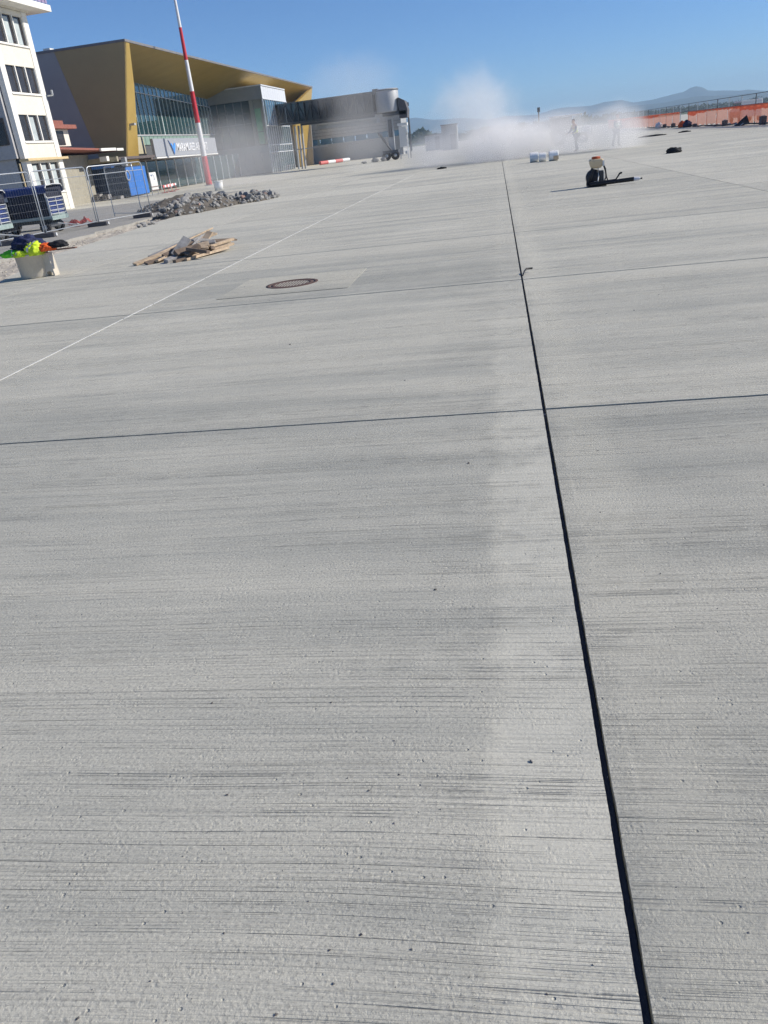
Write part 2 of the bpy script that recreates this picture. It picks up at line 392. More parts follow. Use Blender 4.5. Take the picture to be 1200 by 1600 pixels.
for ci in range(-1, len(COLS) - 1):
    for ri in range(len(ROWS) - 1):
        y0 = ROWS[ri] + jy(ri, ci >= 2) / 2; y1 = ROWS[ri + 1] - jy(ri + 1, ci >= 2) / 2
        x1 = COLS[ci + 1] - JX.get(COLS[ci + 1], 0.01) / 2
        fine_ = (y0 < 16 and ci in (1, 2))
        if ci == -1:
            ys = [y0] + [y for _, y in EDGE if y0 < y < y1] + [y1]
            pts = [(edge_x(y0), y0), (x1, y0), (x1, y1)] + [(edge_x(y) + 0.05 * noise.noise(Vector((y * 3, 1, 1))), y) for y in [y1 - (y1 - y0) * q / 12 for q in range(12)]]
        else:
            x0 = COLS[ci] + JX.get(COLS[ci], 0.01) / 2
            if fine_:
                st = 0.012 if y0 < 5 else 0.03
                pts = [(x0, y0), (x1, y0), (x1, y1), (x0, y1)]
                low = jag(x0, y0, x1, y0, 0.0025, 0.05); rt = jag(x1, y0, x1, y1, 0.0013, st); up = jag(x1, y1, x0, y1, 0.0025, 0.05); lf = jag(x0, y1, x0, y0, 0.0013, st)
                pts = low + rt + up + lf
            else:
                pts = [(x0, y0), (x1, y0), (x1, y1), (x0, y1)]
        c = Vector(((pts[0][0] + pts[len(pts) // 2][0]) / 2, (y0 + y1) / 2, 0))
        dz = 0.0
        mb = MB(c).prism([(x, y, -0.050) for x, y in pts], (0, 0, 0.050))
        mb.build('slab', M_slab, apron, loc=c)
# backer strip deep in the wide saw cut
MB().box((0.192, -4.5, -0.054), (0.208, 51, -0.030)).build('joint_filler', M_seal, apron)
# narrow white strip over the next long joint, worn in places
wl = MB()
y = 2.0
while y < 44:
    L_ = random.uniform(0.5, 2.6); w0 = 0.0095 * random.uniform(0.75, 1.15); w1 = 0.0095 * random.uniform(0.75, 1.15); dx = random.uniform(-.003, .003)
    wl.prism([(-4.43 - w0 + dx, y, 0.0015), (-4.43 + w0 + dx, y, 0.0015), (-4.43 + w1 + dx, y + L_, 0.0015), (-4.43 - w1 + dx, y + L_, 0.0015)], (0, 0, 0.003)); y += L_ + random.choice((0.004, 0.01, 0.03))
wl.build('white_line', M_line, apron)
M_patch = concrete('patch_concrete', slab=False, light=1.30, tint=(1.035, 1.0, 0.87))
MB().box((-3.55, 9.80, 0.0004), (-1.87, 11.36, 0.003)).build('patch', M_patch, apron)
# concrete patch round the manhole, saw-cut edge
pm = MB()
for a, b in (((-3.55, 9.80), (-1.88, 9.795)),):
    d = (Vector(b + (0,)) - Vector(a + (0,))).normalized(); n_ = Vector((-d.y, d.x, 0)) * 0.006
    pm.prism([Vector(a + (0.0034,)) - n_, Vector(b + (0.0034,)) - n_, Vector(b + (0.0034,)) + n_, Vector(a + (0.0034,)) + n_], (0, 0, 0.0012))
pm.build('patch_seam', mat('patch_seam_grey', (0.22, 0.21, 0.19), 0.9, var=0.3, scale=20), apron)
# outer apron and the older pavement to the left
fa = MB().add([(-15.5, 51.25, 0), (600, 51.25, 0), (600, 420, 0), (-600, 420, 0), (-600, 51.25, 0)], [(0, 1, 2, 3, 4)])
fa.add([(18.74, -60, 0), (300, -60, 0), (300, 51.24, 0), (18.74, 51.24, 0)], [(0, 1, 2, 3)])
fa.add([(-14, -60, 0), (18.73, -60, 0), (18.73, ROWS[0], 0), (-9.05, ROWS[0], 0), (-14, ROWS[0], 0)], [(0, 1, 2, 3, 4)])
tag(fa.build('outer_apron', M_far), kind='structure')
OLD = [(-9.9, -4.73), (-10.0, 12.0), (-10.9, 15.0), (-12.2, 19.0), (-12.8, 24.5), (-13.0, 29.0), (-13.2, 33), (-13.4, 37.0), (-15.2, 44), (-15.6, 51.24)]
old = MB(); rag = []
for (x0, y0), (x1, y1) in zip(OLD, OLD[1:]):
    n = max(2, int((y1 - y0) / 0.4))
    for i in range(n):
        t_ = i / n; yy = y0 + (y1 - y0) * t_; xx = x0 + (x1 - x0) * t_
        rag.append((xx + 0.28 * noise.noise(Vector((yy * 0.9, 5, 2))) + 0.10 * noise.noise(Vector((yy * 4, 2, 9))), yy))
rag.append(OLD[-1])
old.prism([(x, yy, -0.22) for x, yy in rag] + [(-300, 51.24, -0.22), (-300, -4.73, -0.22)], (0, 0, 0.235))
tag(old.build('old_pavement', M_old), kind='structure')
# strip of torn-out ground between them
tr = MB(); nx, ny = 14, 150
for j in range(ny + 1):
    yy = -4.7 + 56 * j / ny; xa = max(edge_x(yy) + .3, -9.6 if yy < 10 else -99); xb = -10.4 if yy < 10 else None
    xo = min((p for p in rag), key=lambda p: abs(p[1] - yy))[0] - 0.5
    for i in range(nx + 1):
        x = xo + (xa - xo) * i / nx; q = i / nx
        tr.v.append(Vector((x, yy, -0.075 + 0.05 * noise.noise(Vector((x * 1.3, yy * 0.8, 0))) + 0.07 * noise.noise(Vector((x * 5, yy * 5, 4))) + 0.03 * noise.noise(Vector((x * 14, yy * 14, 4))))))
for j in range(ny):
    for i in range(nx):
        a = j * (nx + 1) + i; tr.f.append([a, a + 1, a + nx + 2, a + nx + 1])
tag(tr.build('trench', M_gravel), kind='structure')
def scatter(name, m, items, seed=1, kinds=5, parent=None, sub=1):
    """many tiny stones joined as one stuff mesh; items: (x, y, z, size)"""
    protos = [rock_mesh('s', m, seed + k, sub=sub) for k in range(kinds)]; rr = random.Random(seed); mb = MB()
    for (x, yy, z, sz) in items:
        p = protos[rr.randrange(kinds)]; M = Matrix.Translation((x, yy, z)) @ Matrix.Rotation(rr.uniform(0, 6.3), 4, 'Z') @ Matrix.Diagonal((sz * rr.uniform(.7, 1.3), sz * rr.uniform(.7, 1.3), sz, 1))
        mb.add([M @ v.co for v in p.vertices], [list(f.vertices) for f in p.polygons])
    for p in protos: bpy.data.meshes.remove(p)
    o = mb.build(name, m, parent); tag(o, kind='stuff'); return o
rr = random.Random(11); it = []
for _ in range(1500):
    yy = rr.uniform(11, 46); a = edge_x(yy); b_ = min((p for p in rag), key=lambda p: abs(p[1] - yy))[0]
    x = b_ + (a - b_) * rr.random() + rr.gauss(0, 0.12)
    on = x > a or x < b_
    if on and rr.random() < .75: continue
    it.append((x, yy, 0.01 if on else -0.07 + 0.05 * rr.random(), rr.choice((.006, .008, .012, .015, .02, .028)) * (0.6 if on else 1)))
scatter('gravel', M_gravel, it, 3, sub=1)
# loose grit and pebbles on the new concrete
it = []
for _ in range(520):
    yy = 0.6 + 22 * rr.random() ** 2.2; x = rr.uniform(-0.7, 0.6) * (yy * .62 + 1.0)
    s_ = 0.0013 + 0.0022 * rr.random() ** 3 + (0.004 if rr.random() < .04 else 0)
    it.append((x, yy, s_ * .4, s_))
scatter('grit', mat('grit_grey', (0.17, 0.165, 0.16), 0.9, var=0.5, scale=40), it, 9)
PEB = [(-0.36, 1.13, .006), (-0.42, 1.09, .005), (-0.66, 1.12, .004), (0.02, 1.02, .004), (-0.57, 1.9, .006), (-0.22, 3.8, .012), (-0.3, 2.55, .009), (-0.78, 1.52, .006), (-0.95, 1.9, .006), (-0.33, 1.60, .005), (-0.5, 0.95, .006), (-0.9, 0.92, .006), (-1.9, 6.9, .014)]
pms = [rock_mesh('pebble', mat('dark_stone', (0.12, 0.11, 0.105), 0.85, var=0.4, scale=60), 40 + k, sub=2) for k in range(4)]
for k, (x, yy, s_) in enumerate(PEB):
    o = bpy.data.objects.new('pebble', pms[k % 4]); s_ *= .7; o.scale = (s_, s_ * .8, s_ * .8); o.location = (x, yy, s_ * .35); o.rotation_euler = (0, 0, k)
    link(o); tag(o, 'small dark stone chip lying loose on the grey concrete slab', 'stone', 'stone chips loose on the concrete')

# ------------------------------------------------------------------ hills and woods
def ridge(name, prof, Y0, depth, x0, x1, n=260, seed=0.0, k=1.0):
    mb = MB(); rows = [(-1, 0), (-.6, .35), (-.3, .7), (0, 1), (.4, .6), (1, 0)]
    for i in range(n + 1):
        x = x0 + (x1 - x0) * i / n
        h = prof[0][1] if x <= prof[0][0] else prof[-1][1]
        for (a, ha), (b, hb) in zip(prof, prof[1:]):
            if a <= x <= b:
                t_ = (x - a) / (b - a); t_ = t_ * t_ * (3 - 2 * t_); h = ha + (hb - ha) * t_
        h = h * k + 7 * noise.noise(Vector((x * .006, seed, 0))) + 3 * noise.noise(Vector((x * .02, seed, 5)))
        for (d, q) in rows:
            mb.v.append(Vector((x * (1 + 0.02 * d), Y0 + depth * d + 60 * noise.noise(Vector((x * .004, d, seed))), max(-2, h * q * (1 + .12 * noise.noise(Vector((x * .01, d * 3, seed))) * (q < 1))) - 1)))
    c = len(rows)
    for i in range(n):
        for j in range(c - 1):
            a = i * c + j; mb.sm.add(len(mb.f)); mb.f.append([a, a + c, a + c + 1, a + 1])
    o = mb.build(name, M_hill); tag(o, kind='structure'); return o
ridge('hills', [(-5000, 90), (-2600, 130), (-1500, 110), (-900, 135), (-580, 156), (-320, 124), (0, 95), (260, 90), (435, 107), (600, 96), (720, 112), (790, 114), (900, 84), (1000, 90), (1120, 106), (1190, 112), (1230, 130), (1290, 136), (1340, 104), (1420, 92), (1560, 80), (1710, 60), (2200, 75), (3200, 110), (5000, 90)], 6000, 700, -5000, 5000)
ridge('hills', [(-4000, 40), (-1200, 70), (-500, 62), (-100, 40), (300, 42), (600, 60), (780, 62), (900, 66), (1100, 55), (1500, 40), (2200, 42), (4000, 60)], 4300, 500, -4000, 4000, seed=9.0, k=.8)
def woods(name, spots, seed, leaf=0.35):
    """a far-off wood: leaf clumps through each crown's volume, joined"""
    mb = MB(); r2 = random.Random(seed)
    for (x, yy, h, w) in spots:
        mb.tube([(x, yy, -0.3), (x, yy, h * .5)], [h * .03, h * .012], 5)
        for _ in range(90):
            a = r2.uniform(0, 6.28); u = r2.random() ** .5; zz = r2.uniform(.18, 1.0)
            rad = w * u * (1 - .75 * abs(zz - .45)); p = Vector((x + rad * math.cos(a), yy + rad * math.sin(a), h * zz + r2.gauss(0, h * .03)))
            s_ = leaf * h * .36 * r2.uniform(.5, 1.3)
            q = [p + Vector((r2.gauss(0, s_), r2.gauss(0, s_), r2.gauss(0, s_))) for _ in range(4)]
            mb.add(q, [(0, 1, 2), (0, 2, 3), (0, 3, 1), (1, 3, 2)])
    o = mb.build(name, M_leaf); tag(o, kind='stuff'); return o
sp = [(rr.uniform(-460, -60), rr.uniform(800, 980), rr.uniform(7, 13), rr.uniform(7, 14)) for _ in range(110)]
sp += [(rr.uniform(-120, 120), rr.uniform(820, 1000), rr.uniform(4, 7.5), rr.uniform(7, 14)) for _ in range(70)]
sp += [(rr.uniform(100, 620), rr.uniform(760, 1000), rr.uniform(3, 5.5), rr.uniform(8, 15)) for _ in range(190)]
woods('far_woods', sp, 5)

# ------------------------------------------------------------------ terminal
T = thing('terminal_building', (-34, 71.3, 0), 'gold and grey airport terminal with a slanted overhanging roof and tall glass front', 'building')
TO = T.location
def tmb(): return MB(TO)
def xf(z): return -29.3 - (11.45 - z) * 0.24        # front plane leans back towards the ground
YL, YR, ZT = 71.3, 144.3, 11.45
# end wall: gold sheet towards the corner, grey sheet behind, separated by a slanting line
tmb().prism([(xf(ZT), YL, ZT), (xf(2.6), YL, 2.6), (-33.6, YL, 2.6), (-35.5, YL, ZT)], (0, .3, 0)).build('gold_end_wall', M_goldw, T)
tmb().prism([(-35.51, YL + .02, ZT), (-33.61, YL + .02, 2.6), (-33.3, YL + .02, 0), (-62, YL + .02, 0), (-62, YL + .02, ZT)], (0, .3, 0)).build('grey_end_wall', M_greycl, T)
# roof slab with a thin dark edge
tmb().prism([(xf(ZT) + .05, YL - .05, ZT), (xf(ZT) + .05, YR + .05, ZT), (-62, YR + .05, ZT), (-62, YL - .05, ZT)], (0, 0, .18)).build('roof', M_roof, T)
o = tmb().box((-37, 72.5, 11.66), (-36.4, 73.2, 11.95)).build('roof_vent', M_white, T)
# sloping soffit from the roof edge down to the head of the recessed glazing
def zg(yy): return 10.1 - .035 * (yy - 87.5)
sf = tmb(); n = 24
for i in range(n):
    ya = YL + .3 + (YR - .9 - YL) * i / n; yb = YL + .3 + (YR - .9 - YL) * (i + 1) / n
    sf.prism([(xf(ZT) - .02, ya, ZT - .02), (-36.1, ya, zg(ya)), (-36.1, yb, zg(yb)), (xf(ZT) - .02, yb, ZT - .02)], (0, 0, .012))
sf.build('soffit', M_gold, T)
def fpt(yy, z): return (xf(z), yy, z)
# left pillar leaf and the wide tapering right pillar, both in the leaning front plane
tmb().prism([fpt(YL + .002, ZT - .02), fpt(YL + .002, 2.3), fpt(74.1, 2.3), fpt(73.1, 8.5), fpt(72.2, ZT - .03)], (-.35, 0, 0)).build('pillar', M_gold, T)
tmb().prism([fpt(YR, ZT - .02), fpt(YR, 0), fpt(140.7, 0), fpt(134.3, 5.7), fpt(133.4, 8.9)], (-.5, 0, 0)).build('pillar', M_gold, T)
tmb().prism([(-30.6, YR - .4, 0), (-62, YR - .4, 0), (-62, YR - .4, ZT), (-30.0, YR - .4, ZT)], (0, .3, 0)).build('far_end_wall', M_greycl, T)
# recessed glazing
GX = -36.0
gl = T
ys = [76.2 + 1.14 * i for i in range(31)]
for i in range(30):
    a, b_ = ys[i] + .04, ys[i + 1] - .04
    tmb().prism([(GX, a, 5.36), (GX, b_, 5.36), (GX, b_, zg(b_) - .9), (GX, a, zg(a) - .9)], (-.05, 0, 0)).build('pane', M_glass, T)
    tmb().prism([(GX, a, zg(a) - .84), (GX, b_, zg(b_) - .84), (GX, b_, zg(b_) + .02), (GX, a, zg(a) + .02)], (-.05, 0, 0)).build('pane', M_glassb, T)
for i, yy in enumerate(ys):
    w = .10 if i == 15 else .032
    tmb().box((GX - .06, yy - w, 5.3), (GX + .07, yy + w, zg(yy) + .03)).build('mullion', M_mull, T)
tmb().prism([(GX + .03, 76.2, zg(76.2) - .90), (GX + .03, 110.4, zg(110.4) - .90), (GX + .03, 110.4, zg(110.4) - .83), (GX + .03, 76.2, zg(76.2) - .83)], (.07, 0, 0)).build('transom', M_white2, T)
tmb().box((GX - .05, 76.2, 5.22), (GX + .1, 110.3, 5.30)).build('transom', M_white2, T)
for i in range(30):
    tmb().box((GX - .05, ys[i] + .04, 4.35), (GX + .0, ys[i + 1] - .04, 5.21)).build('spandrel', mat('green_spandrel', (0.25, 0.36, 0.31), 0.35, var=.1), T)
# ground floor
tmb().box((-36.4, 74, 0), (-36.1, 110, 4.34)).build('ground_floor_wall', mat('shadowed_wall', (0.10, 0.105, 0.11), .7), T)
tmb().box((-36.0, 74.2, 2.72), (-30.3, 93, 2.98)).build('entrance_canopy', mat('canopy_brown', (0.16, 0.13, 0.12), .7), T)
for i, yy in enumerate([76.5 + 2.5 * q for q in range(14)]):
    tmb().box((-33.0, yy - .045, 0), (-32.85, yy + .045, 2.72)).build('door_post', M_white2, T)
    if i < 13: tmb().box((-32.96, yy + .06, .08), (-32.91, yy + 2.42, 2.66)).build('door_pane', M_glass, T)
# shorter beige return beside the sign
tmb().box((-32.2, 74.3, 2.99), (-31.9, 77.2, 4.7)).build('beige_return', mat('beige_sheet', (0.48, 0.44, 0.31), .6, var=.06), T)
# small wall lamp on the left pillar
tmb().box((xf(5.5), 72.0, 5.45), (xf(5.5) + .45, 72.4, 5.62)).build('wall_lamp', M_cab, T)
# projecting glass lounge box
BX0, BX1, BY0, BY1 = -38.0, -28.85, 110.0, 122.6
tmb().box((BX0, BY0, 8.62), (BX1 - .02, BY0 + .3, 10.08)).build('box_fascia', M_grey2, T)
for i in range(5):
    xa = -36.2 + 1.09 * i
    tmb().box((xa + .04, BY0 + .5, 3.42), (xa + 1.05, BY0 + .55, 8.6)).build('box_pane', M_glass, T)
for xa in [-36.2 + 1.09 * i for i in range(6)]:
    tmb().box((xa - .03, BY0 + .44, 3.42), (xa + .03, BY0 + .58, 8.61)).build('box_mullion', mat('dim_mullion', (.22, .25, .25), .5), T)
tmb().box((-36.2, BY0 + .45, 6.0), (-30.75, BY0 + .57, 6.06)).build('box_transom', MATS['dim_mullion'], T)
tmb().box((-30.70, BY0 + .02, 3.4), (-30.2, BY0 + .3, 8.61)).build('box_corner_post', mat('olive_post', (.26, .27, .22), .6), T)
for z0, z1 in ((3.5, 4.9), (4.98, 7.6)):
    tmb().box((-30.18, BY0 + .25, z0), (-29.35, BY0 + .3, z1)).build('green_pane', M_green, T)
tmb().box((-30.19, BY0 + .26, 7.62), (-28.95, BY0 + .31, 8.61)).build('box_side_panel', MATS['olive_post'], T)
tmb().box((-29.33, BY0 + .05, 3.4), (-28.90, BY0 + .3, 7.61)).build('box_corner_post', MATS['olive_post'], T)
for i in range(8):
    xa = -37.9 + 1.12 * i
    tmb().box((xa, BY0 + .04, 0.1), (xa + 1.08, BY0 + .3, 2.55)).build('base_panel', mat('base_grey', (.24, .26, .27), .6, var=.07), T)
tmb().box((BX0, BY0 + .01, 2.57), (BX1 - .03, BY0 + .3, 3.38)).build('base_band', mat('band_grey', (.22, .27, .29), .5), T)
# box front, towards the apron
nb = 11; st = (BY1 - BY0) / nb
for i in range(nb):
    a = BY0 + st * i
    tmb().box((BX1 - .1, a + .03, 8.66), (BX1, a + st - .03, 10.02)).build('fascia_panel', M_white2, T)
    tmb().box((BX1 - .14, a + .05, 5.62), (BX1 - .08, a + st - .05, 8.58)).build('front_pane', M_glassb if i % 5 else M_glass, T)
    tmb().box((BX1 - .14, a + .05, 3.36), (BX1 - .08, a + st - .05, 5.5)).build('front_pane', M_glass, T)
    tmb().box((BX1 - .14, a + .05, 0.1), (BX1 - .08, a + st - .05, 3.24)).build('front_pane', M_glass, T)
for i in range(nb + 1):
    a = BY0 + st * i; w = .11 if i in (0, nb) else .04
    tmb().box((BX1 - .15, a - w * .5 + (w * .5 if i == 0 else 0), 0), (BX1 + .02, a + w * .5 + (w * .5 if i == 0 else 0), 8.6)).build('front_mullion', M_white2, T)
for z in (2.42, 3.3, 5.56, 8.62):
    tmb().box((BX1 - .13, BY0 + .12, z - .04), (BX1 + .05, BY1, z + .04)).build('front_transom', M_white2, T)
tmb().box((BX0, BY0 - .04, 10.09), (BX1 + .05, BY1, 10.22)).build('box_roof', M_white2, T)
tmb().box((BX0 + .2, BY0 + .8, 0), (BX1 - .3, BY1 - .1, 10.0)).build('box_interior', M_dark, T)
tmb().box((-60, 80, 0), (-37, 144, 9)).build('core_wall', M_greycl, T)
# sign
SG = thing('airport_sign', (-30.0, 74.6, 2.8), 'long grey sign panel reading MARAMURES AIRPORT above the terminal entrance', 'sign')
MB(SG.location).box((-30.25, 74.6, 2.88), (-30.0, 92.0, 4.36)).build('panel', M_sign, SG)
MB(SG.location).box((-30.3, 74.6, 2.74), (-29.94, 92.0, 2.85)).build('ledge', M_white, SG)
def text_mesh(name, body, size, m, parent, loc, rot, ext=0.03, sx=1.0):
    cu = bpy.data.curves.new(name, 'FONT'); cu.body = body; cu.size = size; cu.extrude = ext; cu.offset = size * .016; cu.space_character = 1.06; cu.resolution_u = 3
    tmp = bpy.data.objects.new('t', cu); S.collection.objects.link(tmp)
    dg = bpy.context.evaluated_depsgraph_get(); me = bpy.data.meshes.new_from_object(tmp.evaluated_get(dg))
    bpy.data.objects.remove(tmp); me.name = name; me.materials.clear(); me.materials.append(m)
    o = bpy.data.objects.new(name, me); link(o, parent); o.location = loc; o.rotation_euler = rot; o.scale = (sx, 1, 1)
    return o
text_mesh('lettering', 'MARAMURES AIRPORT', 0.98, M_letw, SG, (0.03, 5.45, 0.46), (R(90), 0, R(90)), 0.02, 0.86)
def lg(pts, m): MB(SG.location).prism([(-29.99, 79.0 + a, 3.62 + z) for a, z in pts], (.05, 0, 0)).build('emblem', m, SG)
M_logo = mat('logo_blue', (0.05, 0.28, 0.75), .5); M_logod = mat('logo_navy', (0.04, 0.10, 0.25), .5)
lg([(-.9, .60), (-.55, .42), (.05, -.25), (.05, -.68), (-.35, -.1)], M_logod)
lg([(-.5, .18), (-.2, .32), (.1, .02), (.12, -.4)], M_logo); lg([(.16, -.62), (.16, .0), (.42, .30), (.75, .36), (.70, .05)], M_logo)

# ------------------------------------------------------------------ control tower and the low roofs
tw = thing('office_tower', (-29, 53, 0), 'cream office tower with stacked triple windows and a jutting top balcony', 'building')
def wmb(): return MB((-29, 53, 0))
TY0, TY1, TX = 51.0, 55.65, -29.0
zrow = [(1.15, 2.95), (4.19, 5.74), (6.93, 8.46), (9.63, 11.26)]
WY0, WY1 = 51.55, 55.08
# wall pieces between the window rows so that the openings are real
cuts = [0.0] + [z for r_ in zrow for z in r_] + [11.55]
for k in range(0, len(cuts) - 1, 2):
    wmb().box((TX - .28, WY0, cuts[k]), (TX, WY1, cuts[k + 1])).build('wall', M_stucco, tw)
for ya, yb in ((TY0, WY0), (WY1, TY1)):
    wmb().box((TX - .30, ya, 0), (TX + .04, yb, 11.56)).build('pilaster', M_trim, tw)
wmb().box((-46, TY0 + .05, 0), (TX - .31, TY1 - .05, 11.5)).build('inner_wall', M_dark, tw)
for r_i, (z0, z1) in enumerate(zrow):
    f = wmb().box((TX - .2, WY0, z0), (TX - .02, WY1, z0 + .06)).build('window', M_trim, tw)
    wmb().box((TX - .12, WY0 - .05, z0 - .07), (TX + .09, WY1 + .05, z0 - .002)).build('sill', M_trim, f)
    w = (WY1 - WY0) / 3
    for k in range(4):
        yy = WY0 + w * k; wmb().box((TX - .14, max(WY0, yy - .05), z0 + .06), (TX + .0, min(WY1, yy + .05), z1)).build('frame', M_trim, f)
    for k in range(3):
        a = WY0 + w * k + .05; b_ = WY0 + w * (k + 1) - .05
        wmb().box((TX - .15, a, z0 + .062), (TX - .12, b_, z1)).build('pane', M_win, f)
        if (r_i, k) in ((0, 0), (0, 1), (0, 2), (1, 1), (3, 1), (3, 2)):
            wmb().box((TX - .118, a + .12, z0 + .1), (TX - .112, b_ - .35, z1 - .12)).build('blind', M_blind, f)
wmb().box((TX - .3, TY0 - .15, 3.10), (TX + .32, TY1 + .35, 3.24)).build('cornice', M_trimy, tw)
# shaded side with a couple of windows
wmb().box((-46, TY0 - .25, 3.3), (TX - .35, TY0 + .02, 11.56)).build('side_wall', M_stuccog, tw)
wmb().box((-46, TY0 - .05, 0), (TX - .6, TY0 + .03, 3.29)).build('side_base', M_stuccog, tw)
for z0, z1 in ((4.15, 5.35), (7.0, 8.2), (9.8, 11.0)):
    for x0 in (-30.9, -33.4):
        f = wmb().box((x0, TY0 - .30, z0 - .06), (x0 + 1.35, TY0 - .252, z1 + .25)).build('side_window', mat('brown_frame', (.09, .075, .065), .6), tw)
        wmb().box((x0 + .1, TY0 - .315, z0), (x0 + .62, TY0 - .302, z1)).build('pane', M_blind, f)
        wmb().box((x0 + .7, TY0 - .315, z0), (x0 + 1.25, TY0 - .302, z1)).build('pane', M_win, f)
wmb().tube([(-29.25, TY0 - .33, 0), (-29.25, TY0 - .33, 3.0)], .05, 8).build('drainpipe', M_trimy, tw)
# jutting roof slab with railing
wmb().box((-46, TY0 - 1.2, 11.66), (TX + 1.1, TY1 + 1.4, 12.02)).build('balcony_slab', M_trim, tw)
wmb().box((-46, TY0 + .1, 11.575), (TX + .15, TY1 + .2, 11.655)).build('eave_course', M_stucco, tw)
rl = mat('blue_railing', (.07, .10, .25), .5)
for yy in [TY0 - 1.1 + .45 * i for i in range(16)]:
    wmb().box((TX + .98, yy - .02, 12.02), (TX + 1.02, yy + .02, 13.0)).build('railing_post', rl, tw)
for z in (12.4, 12.98): wmb().box((TX + .97, TY0 - 1.15, z), (TX + 1.03, TY1 + 1.3, z + .05)).build('railing_rail', rl, tw)
wmb().box((TX + .985, TY0 - 1.1, 12.1), (TX + 1.0, TY1 + 1.25, 12.9)).build('railing_panel', mat('mauve_panel', (.30, .24, .36), .6), tw)
wmb().box((TX + .05, TY1 + .02, 6.85), (TX + .5, TY1 + .06, 6.93)).build('lamp_arm', M_galv, tw)
wmb().box((TX + .4, TY1, 6.93), (TX + .5, TY1 + .1, 7.2)).build('lamp_head', M_cab, tw)
# low annex with red roofs behind the tower
an = thing('low_annex', (-31, 61, 0), 'low annex with red roof edge between the tower and the terminal', 'building')
def amb(): return MB((-31, 61, 0))
amb().box((-40, 57.2, 4.05), (-31.0, 61.4, 5.15)).build('upper_wall', M_stucco, an)
amb().box((-31.02, 58.6, 4.12), (-30.97, 60.6, 5.05)).build('upper_window', M_win, an)
amb().box((-40, 56.9, 5.16), (-30.5, 61.9, 5.42)).build('upper_eave', M_redroof, an)
amb().box((-40, 57.5, 5.425), (-31.1, 61.2, 5.75)).build('upper_roof', M_redroof, an)
amb().prism([(-40, 56.0, 3.9), (-30.6, 56.0, 3.9), (-30.6, 69.0, 3.55), (-40, 69.0, 3.55)], (0, 0, .14)).build('lower_roof', M_redroof, an)
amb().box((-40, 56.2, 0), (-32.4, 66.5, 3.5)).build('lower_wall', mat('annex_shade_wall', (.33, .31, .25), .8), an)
amb().box((-30.55, 64.9, 3.58), (-30.4, 67.6, 3.78)).build('gutter', M_trim, an)
amb().box((-30.55, 67.75, 3.56), (-30.4, 69.0, 3.74)).build('gutter', M_trim, an)
amb().box((-36, 66.55, 2.86), (-29.9, 74.1, 3.06)).build('canopy_roof', mat('brown_canopy', (.12, .10, .095), .75), an)
amb().box((-34.2, 66.2, 2.75), (-29.9, 66.5, 3.12)).build('beam', mat('khaki_beam', (.33, .30, .22), .7), an)
amb().box((-31.1, 65.7, 2.85), (-30.5, 66.15, 3.2)).build('lamp_box', M_trim, an)
# navy container with bright blue end and blue awning
kb = thing('blue_cabin', (-32, 69, 0), 'dark navy site cabin with a bright blue end panel behind the fence', 'cabin')
def kmb(): return MB((-32, 69, 0))
for i in range(12):
    xa = -34.4 + .385 * i
    kmb().box((xa + .006, 67.0 + (.03 if i % 2 else 0), .12), (xa + .379, 67.2, 2.3)).build('wall_sheet', M_navy, kb)
kmb().box((-34.4, 67.21, .05), (-29.83, 71.0, 2.34)).build('body', M_navy, kb)
kmb().box((-29.82, 67.1, .12), (-29.76, 71.0, 2.25)).build('end_panel', M_blue, kb)
kmb().lathe([(.32, -29.70), (.42, -29.70), (.42, -29.74), (.32, -29.74), (.32, -29.70)], (0, 67.2, 1.65), 20, 'X').build('hose_reel', M_cab, kb)
kmb().box((-32.2, 66.2, 2.36), (-30.6, 66.98, 2.62)).build('awning', M_blue, kb)
kmb().box((-29.98, 67.05, 2.36), (-29.6, 67.4, 3.0)).build('vent_stack', M_cab, kb)
kmb().box((-34.2, 66.8, .0), (-29.9, 67.0, .11)).build('skid', M_rubber, kb)
# crates on the ground before the cabin
for k, (x, w, h) in enumerate(((-33.0, .9, .38), (-31.9, .55, .5), (-31.2, .55, .42), (-30.3, .8, .2))):
    b = thing('pallet', (x, 65.6, 0), ('broken pale pallet lying nearest the tower by the navy cabin', 'upright pale crate, left one of two, in front of the navy cabin', 'upright pale crate, right one of two, in front of the navy cabin', 'low flat pallet by the blue end of the cabin')[k], 'pallet', 'pallets in front of the navy cabin')
    pm_ = (x, 65.6, 0)
    for j in range(3): MB(pm_).box((x - w / 2, 65.3, .02 + j * h / 3), (x + w / 2, 65.36, .02 + (j + .62) * h / 3)).build('board', M_woodg, b)
    MB(pm_).box((x - w / 2, 65.37, 0), (x - w / 2 + .08, 65.9, h)).build('runner', M_woodg, b); MB(pm_).box((x + w / 2 - .08, 65.37, 0), (x + w / 2, 65.9, h)).build('runner', M_woodg, b)
    MB(pm_).box((x - w / 2, 65.365, h + .002), (x + w / 2, 65.9, h + .03)).build('top_board', M_woodg, b)
# white notice board on a frame
nbd = thing('notice_board', (-26.9, 65.4, 0), 'white notice board on a low frame to the right of the blue cabin', 'notice board')
def nmb(): return MB((-26.9, 65.4, 0))
nmb().box((-26.95, 64.75, .32), (-26.9, 66.1, 1.66)).build('board', M_white, nbd)
for yy in (64.8, 66.0): nmb().box((-27.0, yy - .03, 0), (-26.96, yy + .03, 1.7)).build('post', M_galv, nbd)
for z in (.35, .6): nmb().box((-26.89, 64.6, z), (-26.86, 66.6, z + .04)).build('rail', M_strap, nbd)
for (a, z, w, h) in ((64.98, 1.40, .12, .1), (65.15, 1.33, .06, .17), (65.28, 1.43, .1, .08), (65.55, 1.15, .05, .32), (65.48, 1.1, .1, .07)):
    nmb().box((-26.898, a, z), (-26.892, a + w, z + h)).build('mark', M_logod, nbd)
